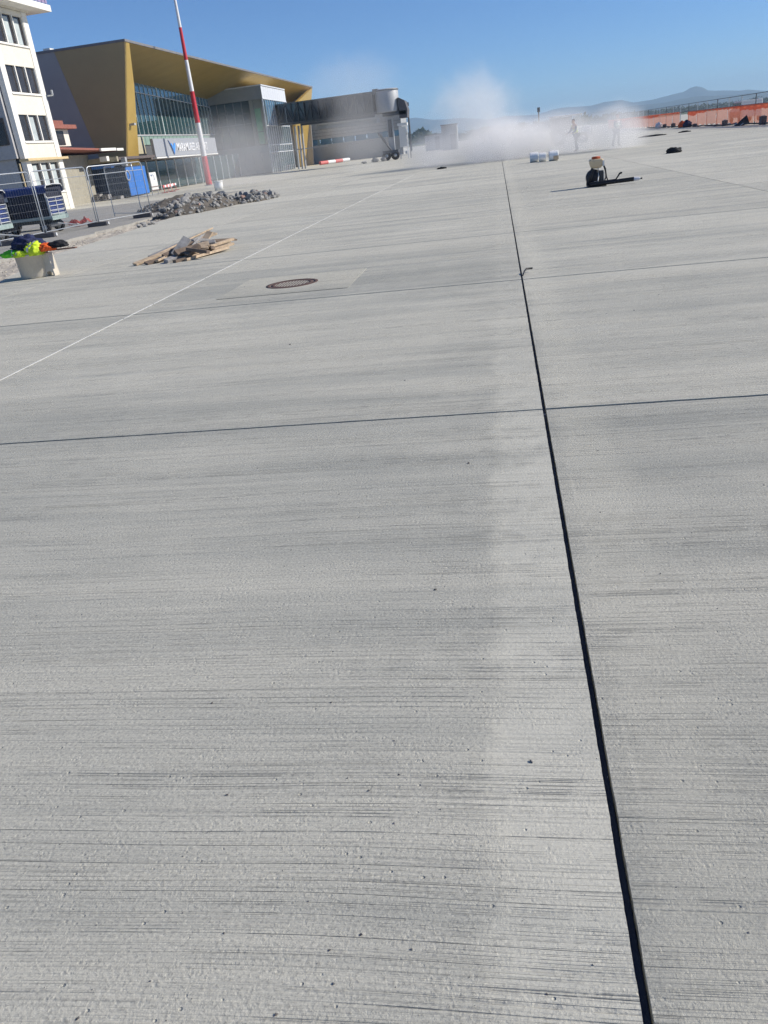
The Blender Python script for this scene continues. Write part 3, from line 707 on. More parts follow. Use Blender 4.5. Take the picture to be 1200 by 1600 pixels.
# red and white site barriers behind the board
for k, (x, yy) in enumerate(((-27.4, 68.2), (-28.5, 72.0))):
    b = thing('site_barrier', (x, yy, 0), ('red and white plank barrier just right of the white notice board', 'red and white plank barrier near the terminal doors')[k], 'barrier', 'plank barriers by the terminal entrance')
    for j in range(6): MB((x, yy, 0)).box((x, yy + .35 * j, .42), (x + .04, yy + .35 * (j + 1), .60)).build('stripe', M_redf if j % 2 == 0 else M_mwhite, b)
    for q in (.15, 1.9): MB((x, yy, 0)).tube([(x + .02, yy + q, 0), (x + .02, yy + q, .42)], .025, 6).build('leg', M_redf, b); MB((x, yy, 0)).box((x - .25, yy + q - .04, 0), (x + .3, yy + q + .04, .05)).build('foot', M_redf, b)

# ------------------------------------------------------------------ mast
ms = thing('striped_mast', (-26.78, 78, 0), 'tall slim red and white banded mast in front of the terminal sign', 'mast')
zb = [0.05, 2.51, 5.29, 7.84, 10.31, 12.80, 15.3, 17.8]
def mr(z): return .28 - .20 * z / 17.8
for i in range(7):
    MB((-26.78, 78, 0)).tube([(-26.78, 78, zb[i]), (-26.78, 78, zb[i + 1] - .003)], [mr(zb[i]), mr(zb[i + 1])], 16).build('band', M_red if i % 2 == 0 else M_mwhite, ms)
MB((-26.78, 78, 0)).box((-27.15, 77.6, 0), (-26.4, 78.4, .06)).build('base_plate', M_galv, ms)
for i in range(5):
    a = .5 + i * 1.25; MB((-26.78, 78, 0)).tube([(-26.78 + .3 * math.cos(a), 78 + .3 * math.sin(a), .06), (-26.78 + .3 * math.cos(a), 78 + .3 * math.sin(a), .16)], .025, 6).build('bolt', M_galv, ms)
bk = thing('white_drum', (-19.4, 58.4, 0), 'short white drum standing behind the rubble heap near the mast', 'drum')
MB((-19.4, 58.4, 0)).lathe([(0, .02), (.29, 0), (.31, .3), (.33, .55), (.34, .6), (.31, .6), (.30, .5), (0, .48)], (-19.4, 58.4, 0), 24).build('body', M_roll, bk)
MB((-19.4, 58.4, 0)).lathe([(.325, .53), (.355, .53), (.355, .57), (.325, .57)], (-19.4, 58.4, 0), 24).build('rim', M_white, bk)

# ------------------------------------------------------------------ jet bridge
jb = thing('boarding_bridge', (-12, 100, 0), 'dark glazed boarding bridge reaching from the terminal to a round grey cab', 'boarding bridge')
JO = Vector((-12, 100, 0))
A = Vector((-28.5, 117.6, 0)); Bp = Vector((-12.6, 100.2, 0)); ax = (Bp - A).normalized(); sd = Vector((-ax.y, ax.x, 0)); LT = (Bp - A).length
if sd.y > 0: sd = -sd                        # towards the camera
def jp(t_, s_, z): return A + ax * (LT * t_) + sd * s_ + Vector((0, 0, z))
def ztop(t_): return 8.15 - .95 * t_
def zbot(t_): return 5.55 - .65 * t_
def slab_j(t0, t1, s0, s1, za, zb_, name, m):
    vs = [jp(t0, s0, za(t0)), jp(t1, s0, za(t1)), jp(t1, s1, za(t1)), jp(t0, s1, za(t0))]
    vt = [jp(t0, s0, zb_(t0)), jp(t1, s0, zb_(t1)), jp(t1, s1, zb_(t1)), jp(t0, s1, zb_(t0))]
    return MB(JO).add(vs + vt, [(0, 1, 2, 3), (7, 6, 5, 4), (0, 4, 5, 1), (1, 5, 6, 2), (2, 6, 7, 3), (3, 7, 4, 0)]).build(name, m, jb)
slab_j(0, 1, -1.4, 1.4, lambda t_: zbot(t_), lambda t_: zbot(t_) + .25, 'tunnel_floor', M_bridge)
slab_j(0, 1, -1.45, 1.45, lambda t_: ztop(t_) - .12, lambda t_: ztop(t_), 'tunnel_roof', M_bridge)
slab_j(.02, 1, -1.38, -1.3, lambda t_: zbot(t_) + .26, lambda t_: ztop(t_) - .13, 'back_wall', M_bridgeg)
npn = 14
for i in range(npn):
    t0, t1 = i / npn, (i + 1) / npn
    slab_j(t0 + .004, t1 - .004, 1.22, 1.28, lambda t_: zbot(t_) + .27, lambda t_: ztop(t_) - .14, 'side_pane', M_bridgeg if i < 5 else mat('corrugated_grey', (.055, .062, .078), .3, .2, var=.2, scale=1.2))
    P0, P1 = (jp(t0, 1.36, zbot(t0) + .2), jp(t1, 1.36, ztop(t1) - .1)) if i % 2 else (jp(t0, 1.36, ztop(t0) - .1), jp(t1, 1.36, zbot(t1) + .2))
    MB(JO).tube([P0, P1], .05, 6).build('truss_bar', M_bridge, jb)
for i in range(npn + 1):
    t_ = i / npn; MB(JO).tube([jp(t_, 1.37, zbot(t_)), jp(t_, 1.37, ztop(t_))], .06, 6).build('truss_post', M_bridge, jb)
slab_j(.3, 1, 1.2, 1.42, lambda t_: zbot(t_) - .28, lambda t_: zbot(t_) - .02, 'bottom_chord', M_bridge)
slab_j(.45, 1, .6, 1.0, lambda t_: zbot(t_) - .9, lambda t_: zbot(t_) - .45, 'cable_tray', M_cab)
# round cab and its hood
cc = Vector((-12.0, 100, 0))
MB(JO).lathe([(0, 4.95), (1.28, 4.95), (1.3, 5.05), (1.3, 7.15), (1.22, 7.28), (0, 7.32)], cc, 28).build('cab', M_cab, jb)
MB(JO).lathe([(1.31, 7.1), (1.36, 7.1), (1.36, 7.2), (1.31, 7.2)], cc, 28).build('cab_trim', M_bridge, jb)
MB(JO).box((-13.5, 99.3, 6.9), (-12.9, 100.4, 7.4)).build('roof_unit', M_bridge, jb)
MB(JO).prism([(-10.72, 99.2, 4.2), (-9.85, 99.2, 4.2), (-9.75, 99.2, 5.0), (-10.0, 99.2, 5.9), (-10.72, 99.2, 6.3)], (0, 2.4, 0)).build('hood', mat('bellows_grey', (.10, .10, .11), .8, var=.25, scale=5), jb)
MB(JO).box((-12.6, 99.2, 4.55), (-9.9, 101.2, 4.93)).build('cab_floor', M_bridge, jb)
# column, bogie, stair
MB(JO).box((-12.25, 99.7, 1.0), (-11.6, 100.3, 4.54)).build('lift_column', M_cab, jb)
MB(JO).box((-12.12, 99.6, 2.4), (-11.72, 99.69, 4.2)).build('lift_rail', M_bridge, jb)
for s_ in (-1, 1): MB(JO).tube([(-13.4, 100 + .5 * s_, 3.0), (-11.9, 100 + .5 * s_, .9)], .09, 8).build('brace', M_bridge, jb)
MB(JO).box((-13.0, 99.3, .75), (-11.2, 100.7, 1.05)).build('bogie', M_bridge, jb)
for x in (-12.6, -11.6):
    w = MB(JO).lathe([(0, -.16), (.42, -.16), (.5, -.1), (.5, .1), (.42, .16), (0, .16)], (x, 99.55, .5), 18, 'Y').build('wheel', M_rubber, jb)
    MB(JO).lathe([(0, -.18), (.2, -.175), (.2, -.16)], (x, 99.55, .5), 12, 'Y').build('hub', M_galv, w)
MB(JO).box((-10.95, 99.4, 1.25), (-10.1, 99.5, 3.35)).build('service_panel', M_white, jb)
MB(JO).box((-11.05, 99.3, 3.42), (-9.95, 100.3, 3.7)).build('stair_landing', M_white, jb)
for k in range(7): MB(JO).box((-11.0 + .02, 99.6 + .16 * k, .35 + .4 * k), (-10.15, 99.8 + .16 * k, .39 + .4 * k)).build('stair_tread', M_galv, jb)
for x in (-11.0, -10.12): MB(JO).tube([(x, 99.6, 0.02), (x, 100.9, 3.4)], .05, 6).build('stringer', M_galv, jb)
MB(JO).tube([(-9.8, 99.3, 0.02), (-9.75, 99.3, 4.2)], .05, 6).build('guard_pole', M_bridge, jb)
# fixed legs near the terminal
for (x, yy) in ((-26.6, 115.0), (-25.9, 114.2), (-25.4, 113.8)):
    MB(JO).tube([(x, yy, 0), (x + .25, yy - .2, 5.2)], .14, 8).build('support_leg', M_galv if x < -26 else M_cab, jb)
MB(JO).box((-26.7, 114.0, 2.35), (-22.2, 114.15, 2.47)).build('service_walkway', M_cab, jb)
# low building behind the bridge
lb = thing('service_building', (-24, 147, 0), 'long pale service building with a window strip behind the boarding bridge', 'building')
def lmb(): return MB((-24, 147, 0))
lmb().box((-36, 146, 0), (-15.6, 155, 2.9)).build('lower_wall', M_bld, lb)
lmb().box((-36, 146.02, 3.8), (-15.6, 155, 6.9)).build('upper_wall', mat('band_sheet', (.33, .34, .34), .6), lb)
for i in range(10): lmb().box((-35.4 + 2.0 * i, 146.1, 2.92), (-33.6 + 2.0 * i, 146.2, 3.78)).build('window', M_glassb, lb)
lmb().box((-36.2, 145.7, 6.91), (-15.4, 155.2, 7.05)).build('roof', M_roof, lb)
for z in (4.2, 4.7, 5.2): lmb().box((-36, 145.97, z), (-15.6, 146.01, z + .05)).build('cladding_rib', M_roof, lb)
# dark sheds beyond the bridge, half lost in dust
for k, (x, yy, w, h) in enumerate(((-7.0, 131, 2.3, 3.35), (-10.6, 150, 3.2, 2.4))):
    c = thing('shed', (x, yy, 0), ('tall grey site cabin half lost in dust right of the boarding bridge', 'low dark shed behind the grey site cabin')[k], 'shed')
    MB((x, yy, 0)).box((x - w / 2, yy, 0), (x + w / 2, yy + 2.6, h)).build('body', M_bld if k == 0 else M_cab, c)
    MB((x, yy, 0)).box((x - w / 2 - .1, yy - .1, h + .002), (x + w / 2 + .1, yy + 2.7, h + .12)).build('roof', M_roof, c)
    MB((x, yy, 0)).box((x + .1, yy - .03, .1), (x + .9, yy - .005, 2.1)).build('door', M_roof, c)
# striped pole lying on the apron near the pillar
sp_ = thing('striped_pole', (-25.5, 135.3, 0), 'red and white striped pole lying on the ground before the gold pillar', 'pole')
q0, q1 = Vector((-27.2, 132.4, .27)), Vector((-23.6, 138.2, .27)); 
for i in range(4):
    MB((-25.5, 135.3, 0)).tube([q0.lerp(q1, i / 4), q0.lerp(q1, (i + .98) / 4)], .27, 12).build('stripe', M_redf if i % 2 == 0 else M_mwhite, sp_)
# rubble on a pallet under the bridge
for k, (x, yy, w, h) in enumerate(((-14.9, 97.5, .9, .35), (-13.9, 98.4, 1.0, .75), (-12.9, 98.8, .8, .8))):
    c = thing('debris_block', (x, yy, 0), ('flat broken slab lying left of the two debris blocks under the bridge', 'rough brown debris block, middle one under the bridge cab', 'pale concrete debris block beside the bridge wheels')[k], 'debris', 'debris blocks under the boarding bridge')
    me = rock_mesh('chunk', M_pad, 70 + k, .8, 2); o = bpy.data.objects.new('chunk', me); link(o, c); o.scale = (w * .5, .35, h * .5); o.location = (0, 0, h * .3)

# ------------------------------------------------------------------ mesh fence panels
fn_group = 'mesh fence panels along the trench'
def fence_panel(p0, p1, label, mb_parts=True):
    p0 = Vector(p0 + (0,)); p1 = Vector(p1 + (0,)); d = (p1 - p0); Ln = d.length; rz = math.atan2(d.y, d.x)
    t_ = thing('fence_panel', p0, label, 'fence panel', fn_group, rz)
    z0, z1, r_ = .13, 2.0, .021
    fr = MB(); c = .12
    fr.tube([(0.03, 0, .05), (0.03, 0, z1 - c), (0.03 + .035, 0, z1 - .035), (0.03 + c, 0, z1), (Ln - .03 - c, 0, z1), (Ln - .065, 0, z1 - .035), (Ln - .03, 0, z1 - c), (Ln - .03, 0, .05)], r_, 8)
    fr.build('frame', M_galv, t_)
    MB().tube([(.04, 0, z0 + .05), (Ln - .04, 0, z0 + .05)], .017, 6).build('bottom_rail', M_galv, t_)
    MB().tube([(.04, 0, 1.72), (Ln - .04, 0, 1.72)], .012, 6).build('middle_rail', M_galv, t_)
    wv = MB(); n = int(Ln / .11)
    for i in range(1, n):
        x = Ln * i / n; wv.tube([(x, .004, z0 + .05), (x, .004, z1 - .02)], .0017, 3, False)
    for z in [.38, .62, .86, 1.1, 1.34, 1.55]:
        wv.tube([(.04, -.004, z), (Ln - .04, -.004, z)], .0022, 3, False)
    o = wv.build('wire_infill', M_galv, t_); tag(o, kind='stuff')
    return t_
FP = [(-15.3, 22.6), (-14.65, 25.8), (-14.4, 29.1), (-13.5, 32.0)]
LB = ['leftmost fence panel, cut by the frame edge, before the baggage carts', 'middle fence panel standing right before the blue baggage cart', 'fence panel right of the baggage cart, before the navy cabin']
for i in range(3):
    a = Vector(FP[i]); b_ = Vector(FP[i + 1]); d = (b_ - a).normalized() * .03
    fence_panel(tuple(a + d), tuple(b_ - d), LB[i])
fence_panel((-14.95, 23.7), (-17.6, 22.4), 'fence panel angled away behind the clothes tub at the frame edge')
fence_panel((-13.85, 31.85), (-16.3, 34.6), 'end fence panel folded back behind the post near the rubble')
def block(x, yy, rz, label):
    t_ = thing('ballast_foot_block', (x, yy, .015), label, 'fence foot', 'block feet under the mesh fence', rz)
    MB().prism([(-.36, -.12, 0), (.36, -.12, 0), (.36, .12, 0), (-.36, .12, 0)], (0, 0, .14)).build('block', M_block, t_, bevel=.012)
    MB().box((.362, -.05, .03), (.40, .05, .12)).build('handle', M_cart, t_)
for (x, yy), lbn in zip([(-14.95, 23.9), (-14.65, 25.75), (-14.4, 29.1), (-13.8, 31.75)], ['dark block foot of the fence nearest the clothes tub', 'dark block foot under the fence beside the cart wheels', 'dark block foot under the fence between cart and rubble', 'dark block foot under the last fence post by the rubble']):
    block(x, yy, R(4), lbn)
# two orange-red netting scraps tied at the fence
sc = thing('red_netting', (-15.9, 30.6, 0), 'crumpled faded red netting on the ground behind the baggage cart', 'netting')
mbn = MB(); r3 = random.Random(3)
for i in range(9):
    for j in range(7):
        mbn.v.append(Vector((-.5 + i * .12, -.35 + j * .1, .05 + .28 * abs(noise.noise(Vector((i * .5, j * .6, 2)))) + .12 * r3.random())))
for i in range(8):
    for j in range(6): a = i * 7 + j; mbn.f.append([a, a + 7, a + 8, a + 1])
mbn.build('net', net_mat('faded_red_net', (.55, .14, .13), .7), sc)

# ------------------------------------------------------------------ baggage carts
def cart(x, yy, label, ln=2.5, w=1.15):
    t_ = thing('baggage_cart', (x, yy, 0.015), label, 'baggage cart', 'blue covered baggage carts behind the fence')
    # local: length along -X, near end at x=0, width along +Y
    MB().box((-ln, .02, .46), (-.02, w - .02, .56)).build('bed', M_cartg, t_)
    MB().box((-.02, .0, .42), (.04, w, .56)).build('end_bumper', M_cartg, t_)
    for px_ in (-.03, -ln + .03):
        for py_ in (.03, w - .03):
            MB().tube([(px_, py_, .5), (px_, py_, 1.46)], .022, 6).build('post', M_cart, t_)
    # end grille
    for z in (.62, .74, .88, 1.02, 1.14):
        MB().tube([(.0, .03, z), (.0, w - .03, z)], .014, 6).build('grille_bar', M_cart, t_)
    for q in (.03, .5 * w, w - .03):
        MB().tube([(.012, q, .56), (.012, q, 1.16)], .015, 6).build('grille_upright', M_cart, t_)
    for z, h, m in ((.60, .10, M_curt), (.76, .1, M_curt), (.9, .1, M_curt), (1.04, .09, M_curt)):
        MB().box((-.05, .06, z), (-.03, w - .06, z + h)).build('end_board', M_tarp, t_)
    cu = MB(); n = 26
    for i in range(n + 1):
        q = .03 + (w - .06) * i / n; cu.v += [Vector((.018 + .014 * math.sin(i * 1.9), q, 1.17)), Vector((.018 + .01 * math.sin(i * 1.9 + .4), q, 1.47))]
    for i in range(n): cu.f.append([2 * i, 2 * i + 2, 2 * i + 3, 2 * i + 1])
    cu.build('end_curtain', M_curt, t_)
    # tarp roof with rounded shoulders and a hanging valance
    prof = [(-.03, 1.30), (-.035, 1.44), (-.02, 1.5), (.05, 1.545), (w * .5, 1.57), (w - .05, 1.545), (w + .02, 1.5), (w + .035, 1.44), (w + .03, 1.30)]
    rf = MB(); m_ = 10
    for i in range(m_ + 1):
        xx = .05 - (ln + .08) * i / m_
        for (q, z) in prof: rf.v.append(Vector((xx, q, z - (.02 * math.sin(i * 1.7) + .012 * math.sin(i * 4.1 + q * 3)) * (1 if z < 1.5 else .6))))
    c = len(prof)
    for i in range(m_):
        for j in range(c - 1): a = i * c + j; rf.sm.add(len(rf.f)); rf.f.append([a, a + c, a + c + 1, a + 1])
    rf.build('tarp_roof', M_tarp, t_)
    MB().tube([(.055, -.02, 1.46), (.055, .06, 1.545), (.055, w * .5, 1.575), (.055, w - .06, 1.545), (.055, w + .02, 1.46)], .018, 6).build('roof_bow', M_cart, t_)
    # side curtain, partly tied back, and a bright panel low on the side
    sc_ = MB(); n = 40
    for i in range(n + 1):
        xx = -.06 - (ln * .56) * i / n; wv_ = .02 * math.sin(i * 1.3) + .012 * math.sin(i * 3.1)
        sc_.v += [Vector((xx, .05 + wv_, .56)), Vector((xx, .03 + wv_ * .5, .95)), Vector((xx, .02, 1.34))]
    for i in range(n):
        for j in range(2): a = 3 * i + j; sc_.f.append([a, a + 3, a + 4, a + 1])
    sc_.build('side_curtain', M_curt, t_)
    MB().box((-ln + .1, .0, .60), (-ln * .62, .03, .84)).build('side_board', M_tarpl, t_)
    for xx in (-ln + .1, -ln * .8, -ln * .62): MB().tube([(xx, -.012, .56), (xx, -.012, .9)], .014, 6).build('side_upright', M_cart, t_)
    for z in (.72, .87): MB().tube([(-ln + .1, -.014, z), (-ln * .62, -.014, z)], .012, 6).build('side_bar', M_cart, t_)
    MB().box((-ln + .1, .5, .565), (-.5, w - .06, 1.12)).build('load', M_dark, t_)
    # chassis, axles and wheels
    MB().box((-ln + .1, .25, .34), (-.15, .32, .455)).build('chassis_beam', M_bridge, t_); MB().box((-ln + .1, w - .32, .34), (-.15, w - .25, .455)).build('chassis_beam', M_bridge, t_)
    for ax_ in (-.36, -ln + .4):
        MB().tube([(ax_, .08, .2), (ax_, w - .08, .2)], .03, 6).build('axle', M_bridge, t_)
        MB().box((ax_ - .16, .2, .2), (ax_ + .16, w - .2, .335)).build('turntable', M_bridge, t_)
        for q in (.09, w - .09):
            wh = MB().lathe([(.1, -.06), (.17, -.06), (.2, -.035), (.2, .035), (.17, .06), (.1, .06), (.1, -.06)], (ax_, q, .2), 18, 'Y').build('wheel', M_rubber, t_)
            MB().lathe([(0, -.05), (.1, -.045), (.1, .045), (0, .05)], (ax_, q, .2), 12, 'Y').build('rim', M_cart, wh)
    MB().tube([(.0, w * .3, .3), (.55, w * .5, .18), (.62, w * .5, .2)], .022, 6).build('towbar', M_cart, t_)
    return t_
cart(-15.42, 27.82, 'blue covered baggage cart with white end grille behind the middle fence panel')
cart(-15.55, 24.35, 'blue covered baggage cart cut off by the left frame edge')
cart(-17.0, 30.6, 'blue covered baggage cart mostly hidden behind the middle cart')

# ------------------------------------------------------------------ rubble heap
it = []; r4 = random.Random(21)
soil = MB(); nx, ny = 44, 26
def heap_h(x, yy):
    # main heap and a longer soil tail to the left
    h = 0
    for (cx, cy, rx, ry, hh, a) in ((-11.9, 33.2, 1.15, 3.2, .66, -.12), (-14.2, 37.2, 1.2, 2.6, .62, -.2), (-15.2, 38.4, 1.4, 2.4, .42, 0), (-10.6, 36.4, 1.0, 2.3, .38, 0)):
        dx, dy = x - cx, yy - cy; u = dx * math.cos(a) + dy * math.sin(a); v = -dx * math.sin(a) + dy * math.cos(a)
        q = (u / rx) ** 2 + (v / ry) ** 2
        if q < 1: h = max(h, .72 * hh * (1 - q) ** .8)
    return h
X0, X1, Y0_, Y1_ = -17, -9, 29.3, 41.5
for j in range(ny + 1):
    for i in range(nx + 1):
        x = X0 + (X1 - X0) * i / nx; yy = Y0_ + (Y1_ - Y0_) * j / ny; h = heap_h(x, yy)
        soil.v.append(Vector((x, yy, -.20 + h * 1.08 + (.18 * noise.noise(Vector((x * 1.6, yy * 1.6, 0))) + .1 * noise.noise(Vector((x * 5, yy * 5, 1)))) * min(1, h * 3) + (.2 if h > .02 else 0))))
for j in range(ny):
    for i in range(nx): a = j * (nx + 1) + i; soil.f.append([a, a + 1, a + nx + 2, a + nx + 1])
tag(soil.build('soil_heap', M_soil), kind='stuff')
small = []
for _ in range(4200):
    x, yy = r4.uniform(X0, X1), r4.uniform(Y0_, Y1_); h = heap_h(x, yy)
    if h < .03: continue
    if x < -13 and r4.random() < .55: continue
    small.append((x, yy, h - .01 + .04 * r4.random(), r4.choice((.04, .06, .08, .11))))
scatter('rubble_pieces', M_rubble, small, 31, 6)
pr = [rock_mesh('broken_chunk', (M_rubble, mat('pale_rubble', (.30, .295, .28), .92, var=.3, scale=5, bump=.02, bscale=14), mat('brick_rubble', (.31, .21, .17), .92, var=.3, scale=5, bump=.02, bscale=14))[0 if k < 4 else 1 if k < 8 else 2], 100 + k, .8, 2) for k in range(9)]
cnt = 0
while cnt < 190:
    x, yy = r4.uniform(-13.3, -9.6), r4.uniform(29.6, 38.8); h = heap_h(x, yy)
    if h < .06: continue
    s_ = (.045 + .13 * r4.random() ** 2.2) * (1.35 if r4.random() < .15 else 1)
    kk = r4.choice((0, 1, 2, 3, 0, 1, 2, 3, 4, 5, 6, 7, 8)); o = bpy.data.objects.new('broken_chunk', pr[kk]); o.scale = (s_ * r4.uniform(.8, 1.4), s_ * r4.uniform(.7, 1.2), s_)
    o.location = (x, yy, h + .03 + .05 * r4.random()); o.rotation_euler = (r4.uniform(-.6, .6), r4.uniform(-.6, .6), r4.uniform(0, 6.3)); link(o)
    tag(o, 'reddish brick chunk among the grey rubble of the heap' if kk == 8 else 'pale jagged chunk of concrete in the rubble heap by the fence end' if kk > 3 else 'dark grey jagged chunk of concrete in the rubble heap by the fence end', 'rubble', 'broken chunks in the rubble heap'); cnt += 1
for k in range(7):
    s_ = r4.uniform(.06, .12); o = bpy.data.objects.new('broken_chunk', pr[k]); o.scale = (s_ * 1.3, s_, s_ * .9); o.location = (-11.55 + r4.uniform(-.25, .25), 26.4 + r4.uniform(-.6, .6), .0 + .03 * k % .1); o.rotation_euler = (0, 0, k); link(o)
    tag(o, 'grey stone in the small pile in the torn strip below the fence', 'stone', 'stones in the small pile in the trench')

# ------------------------------------------------------------------ timber pile
r5 = random.Random(5)
def plank(p0, p1, w, th, m, label, roll=0.0):
    p0, p1 = Vector(p0), Vector(p1); d = p1 - p0; Ln = d.length; q = d.to_track_quat('X', 'Z')
    mb = MB(); mb.box((-Ln / 2, -w / 2, -th / 2), (Ln / 2, w / 2, th / 2))
    o = mb.build('plank', m, bevel=.004); o.location = (p0 + p1) / 2; o.rotation_mode = 'QUATERNION'; o.rotation_quaternion = q @ Matrix.Rotation(roll, 3, 'X').to_quaternion()
    tag(o, label, 'plank', 'planks in the timber pile'); return o
PP = [
 # long boards pointing left/front
 ((-6.74, 14.66, .035), (-5.75, 17.3, .34), .11, .035, M_wood, 'long pale board on top of the pile, tip at its far left', .2),
 ((-6.72, 15.35, .06), (-5.95, 17.9, .42), .14, .03, M_wood, 'wide pale board leaning highest over the left of the pile', -.3),
 ((-6.95, 16.1, .03), (-6.1, 18.2, .36), .10, .03, M_woodg, 'grey board lying behind the two long pale boards', .1),
 ((-6.50, 14.62, .03), (-5.9, 15.7, .10), .12, .04, M_woodd, 'dark weathered board low at the front left of the pile', .3),
 ((-6.33, 14.72, .05), (-5.95, 15.8, .24), .10, .04, M_wood, 'short pale board propped at the left middle of the pile', -.2),
 ((-6.25, 14.9, .12), (-5.9, 15.9, .30), .09, .04, M_woodd, 'dark offcut wedged beneath the propped pale board', .5),
 # fan of pale battens to the right
 ((-5.86, 14.95, .07), (-5.20, 16.6, .16), .07, .045, M_wood, 'uppermost pale batten of the fan on the right', 0),
 ((-5.80, 14.72, .05), (-5.02, 16.3, .12), .07, .045, M_wood, 'pale batten second from the front of the right fan', .1),
 ((-5.72, 14.6, .03), (-5.06, 15.85, .07), .075, .045, M_wood, 'pale batten at the very front right of the pile', -.1),
 ((-5.65, 14.95, .14), (-5.12, 16.75, .20), .06, .045, M_wood, 'thin pale batten reaching farthest right on the pile', .2),
 ((-5.9, 14.5, .03), (-5.35, 15.35, .05), .09, .05, M_woodd, 'dark plank under the front right battens', 0),
 ((-5.55, 16.0, .25), (-5.2, 17.2, .16), .13, .03, M_woodd, 'broad dark board lying across the back right battens', .25),
 # jumble of grey boards in the middle
 ((-6.08, 14.55, .04), (-5.88, 14.95, .10), .11, .08, M_woodg, 'square grey block at the front middle of the pile', .3),
 ((-6.05, 14.95, .10), (-5.85, 15.25, .42), .17, .04, M_woodg, 'short grey board standing on end left of the middle', .6),
 ((-5.86, 15.0, .12), (-5.66, 15.5, .40), .11, .04, M_woodg, 'short grey board standing on end in the middle', -.5),
 ((-5.95, 14.75, .16), (-5.62, 15.2, .20), .12, .09, M_woodd, 'thick dark offcut in the centre of the jumble', .8),
 ((-5.80, 15.3, .36), (-5.52, 15.8, .30), .14, .035, M_woodg, 'grey board lying flat on the upright offcuts', .1),
 ((-5.75, 14.75, .10), (-5.5, 15.0, .26), .10, .07, M_woodd, 'tilted dark offcut right of the centre', .4),
 ((-5.68, 15.5, .20), (-5.5, 15.9, .46), .13, .035, M_wood, 'short tan board standing up behind the right battens', .3),
 ((-6.2, 15.5, .14), (-5.7, 16.2, .18), .16, .08, M_woodd, 'thick dark beam inside the pile under the boards', 0),
 ((-6.0, 15.9, .08), (-5.4, 16.5, .10), .18, .09, M_woodd, 'thick dark beam at the back under the boards', 0),
]
r6 = random.Random(17)
for k in range(11):
    cx, cy = r6.uniform(-6.25, -5.55), r6.uniform(14.55, 15.5); a = r6.uniform(-.3, 1.5); Ln = r6.uniform(.28, .6); z = r6.uniform(.05, .24)
    PP.append(((cx, cy, z), (cx + Ln * math.cos(a), cy + Ln * math.sin(a), max(.04, z + r6.uniform(-.1, .16))), r6.uniform(.07, .15), r6.uniform(.03, .07), (M_woodd, M_woodg, M_woodd, M_wood)[k % 4],
               ('short dark weathered offcut in the jumble of the timber pile', 'short cement grey offcut in the jumble of the timber pile', 'short dark weathered offcut in the jumble of the timber pile', 'short pale brown offcut in the jumble of the timber pile')[k % 4], r6.uniform(-.8, .8)))
def sq(p):
    x, yy, z = p
    if yy > 15.5: yy = 15.5 + (yy - 15.5) * .6
    if x > -5.7: x = -5.7 + (x + 5.7) * .7
    return (x, yy, z * .82)
for p in PP: plank(sq(p[0]), sq(p[1]), *p[2:])

# ------------------------------------------------------------------ manhole
mh = thing('manhole_cover', (-2.75, 10.56, 0), 'round rusty manhole cover with slotted grate set in the concrete', 'manhole cover')
MB().lathe([(.29, -.02), (.29, .006), (.345, .007), (.35, -.01)], (0, 0, 0), 48).build('frame', M_iron, mh)
MB().lathe([(0, -.03), (.285, -.03)], (0, 0, 0), 40).build('pit', M_dark, mh)
MB().lathe([(.225, -.02), (.225, .005), (.283, .005), (.283, -.02)], (0, 0, 0), 48).build('lid_ring', M_iron, mh)
for i in range(11):
    xx = -.2 + .04 * i; hl = math.sqrt(max(0, .222 ** 2 - xx * xx))
    for seg in (-1, 0, 1):
        a, b_ = hl * (seg - .42) / 1.5, hl * (seg + .42) / 1.5
        MB().box((xx - .010, a, -.02), (xx + .010, b_, .004)).build('grate_bar', M_iron, mh)
MB().box((-.222, -.09, -.02), (.222, -.065, .002)).build('cross_bar', M_iron, mh); MB().box((-.222, .065, -.02), (.222, .09, .002)).build('cross_bar', M_iron, mh)

# ------------------------------------------------------------------ tub with clothes
tb = thing('tub', (-8.57, 14.5, 0), 'beige tub holding crumpled work clothes at the slab edge', 'tub')
def umb(): return MB((-8.57, 14.5, 0))
tc = (-8.62, 14.5, 0)
umb().lathe([(0, .01), (.27, 0), (.282, .02), (.302, .40), (.315, .405), (.315, .425), (.295, .425), (.29, .40), (.27, .04), (0, .035)], tc, 40).build('body', M_tub, tb)
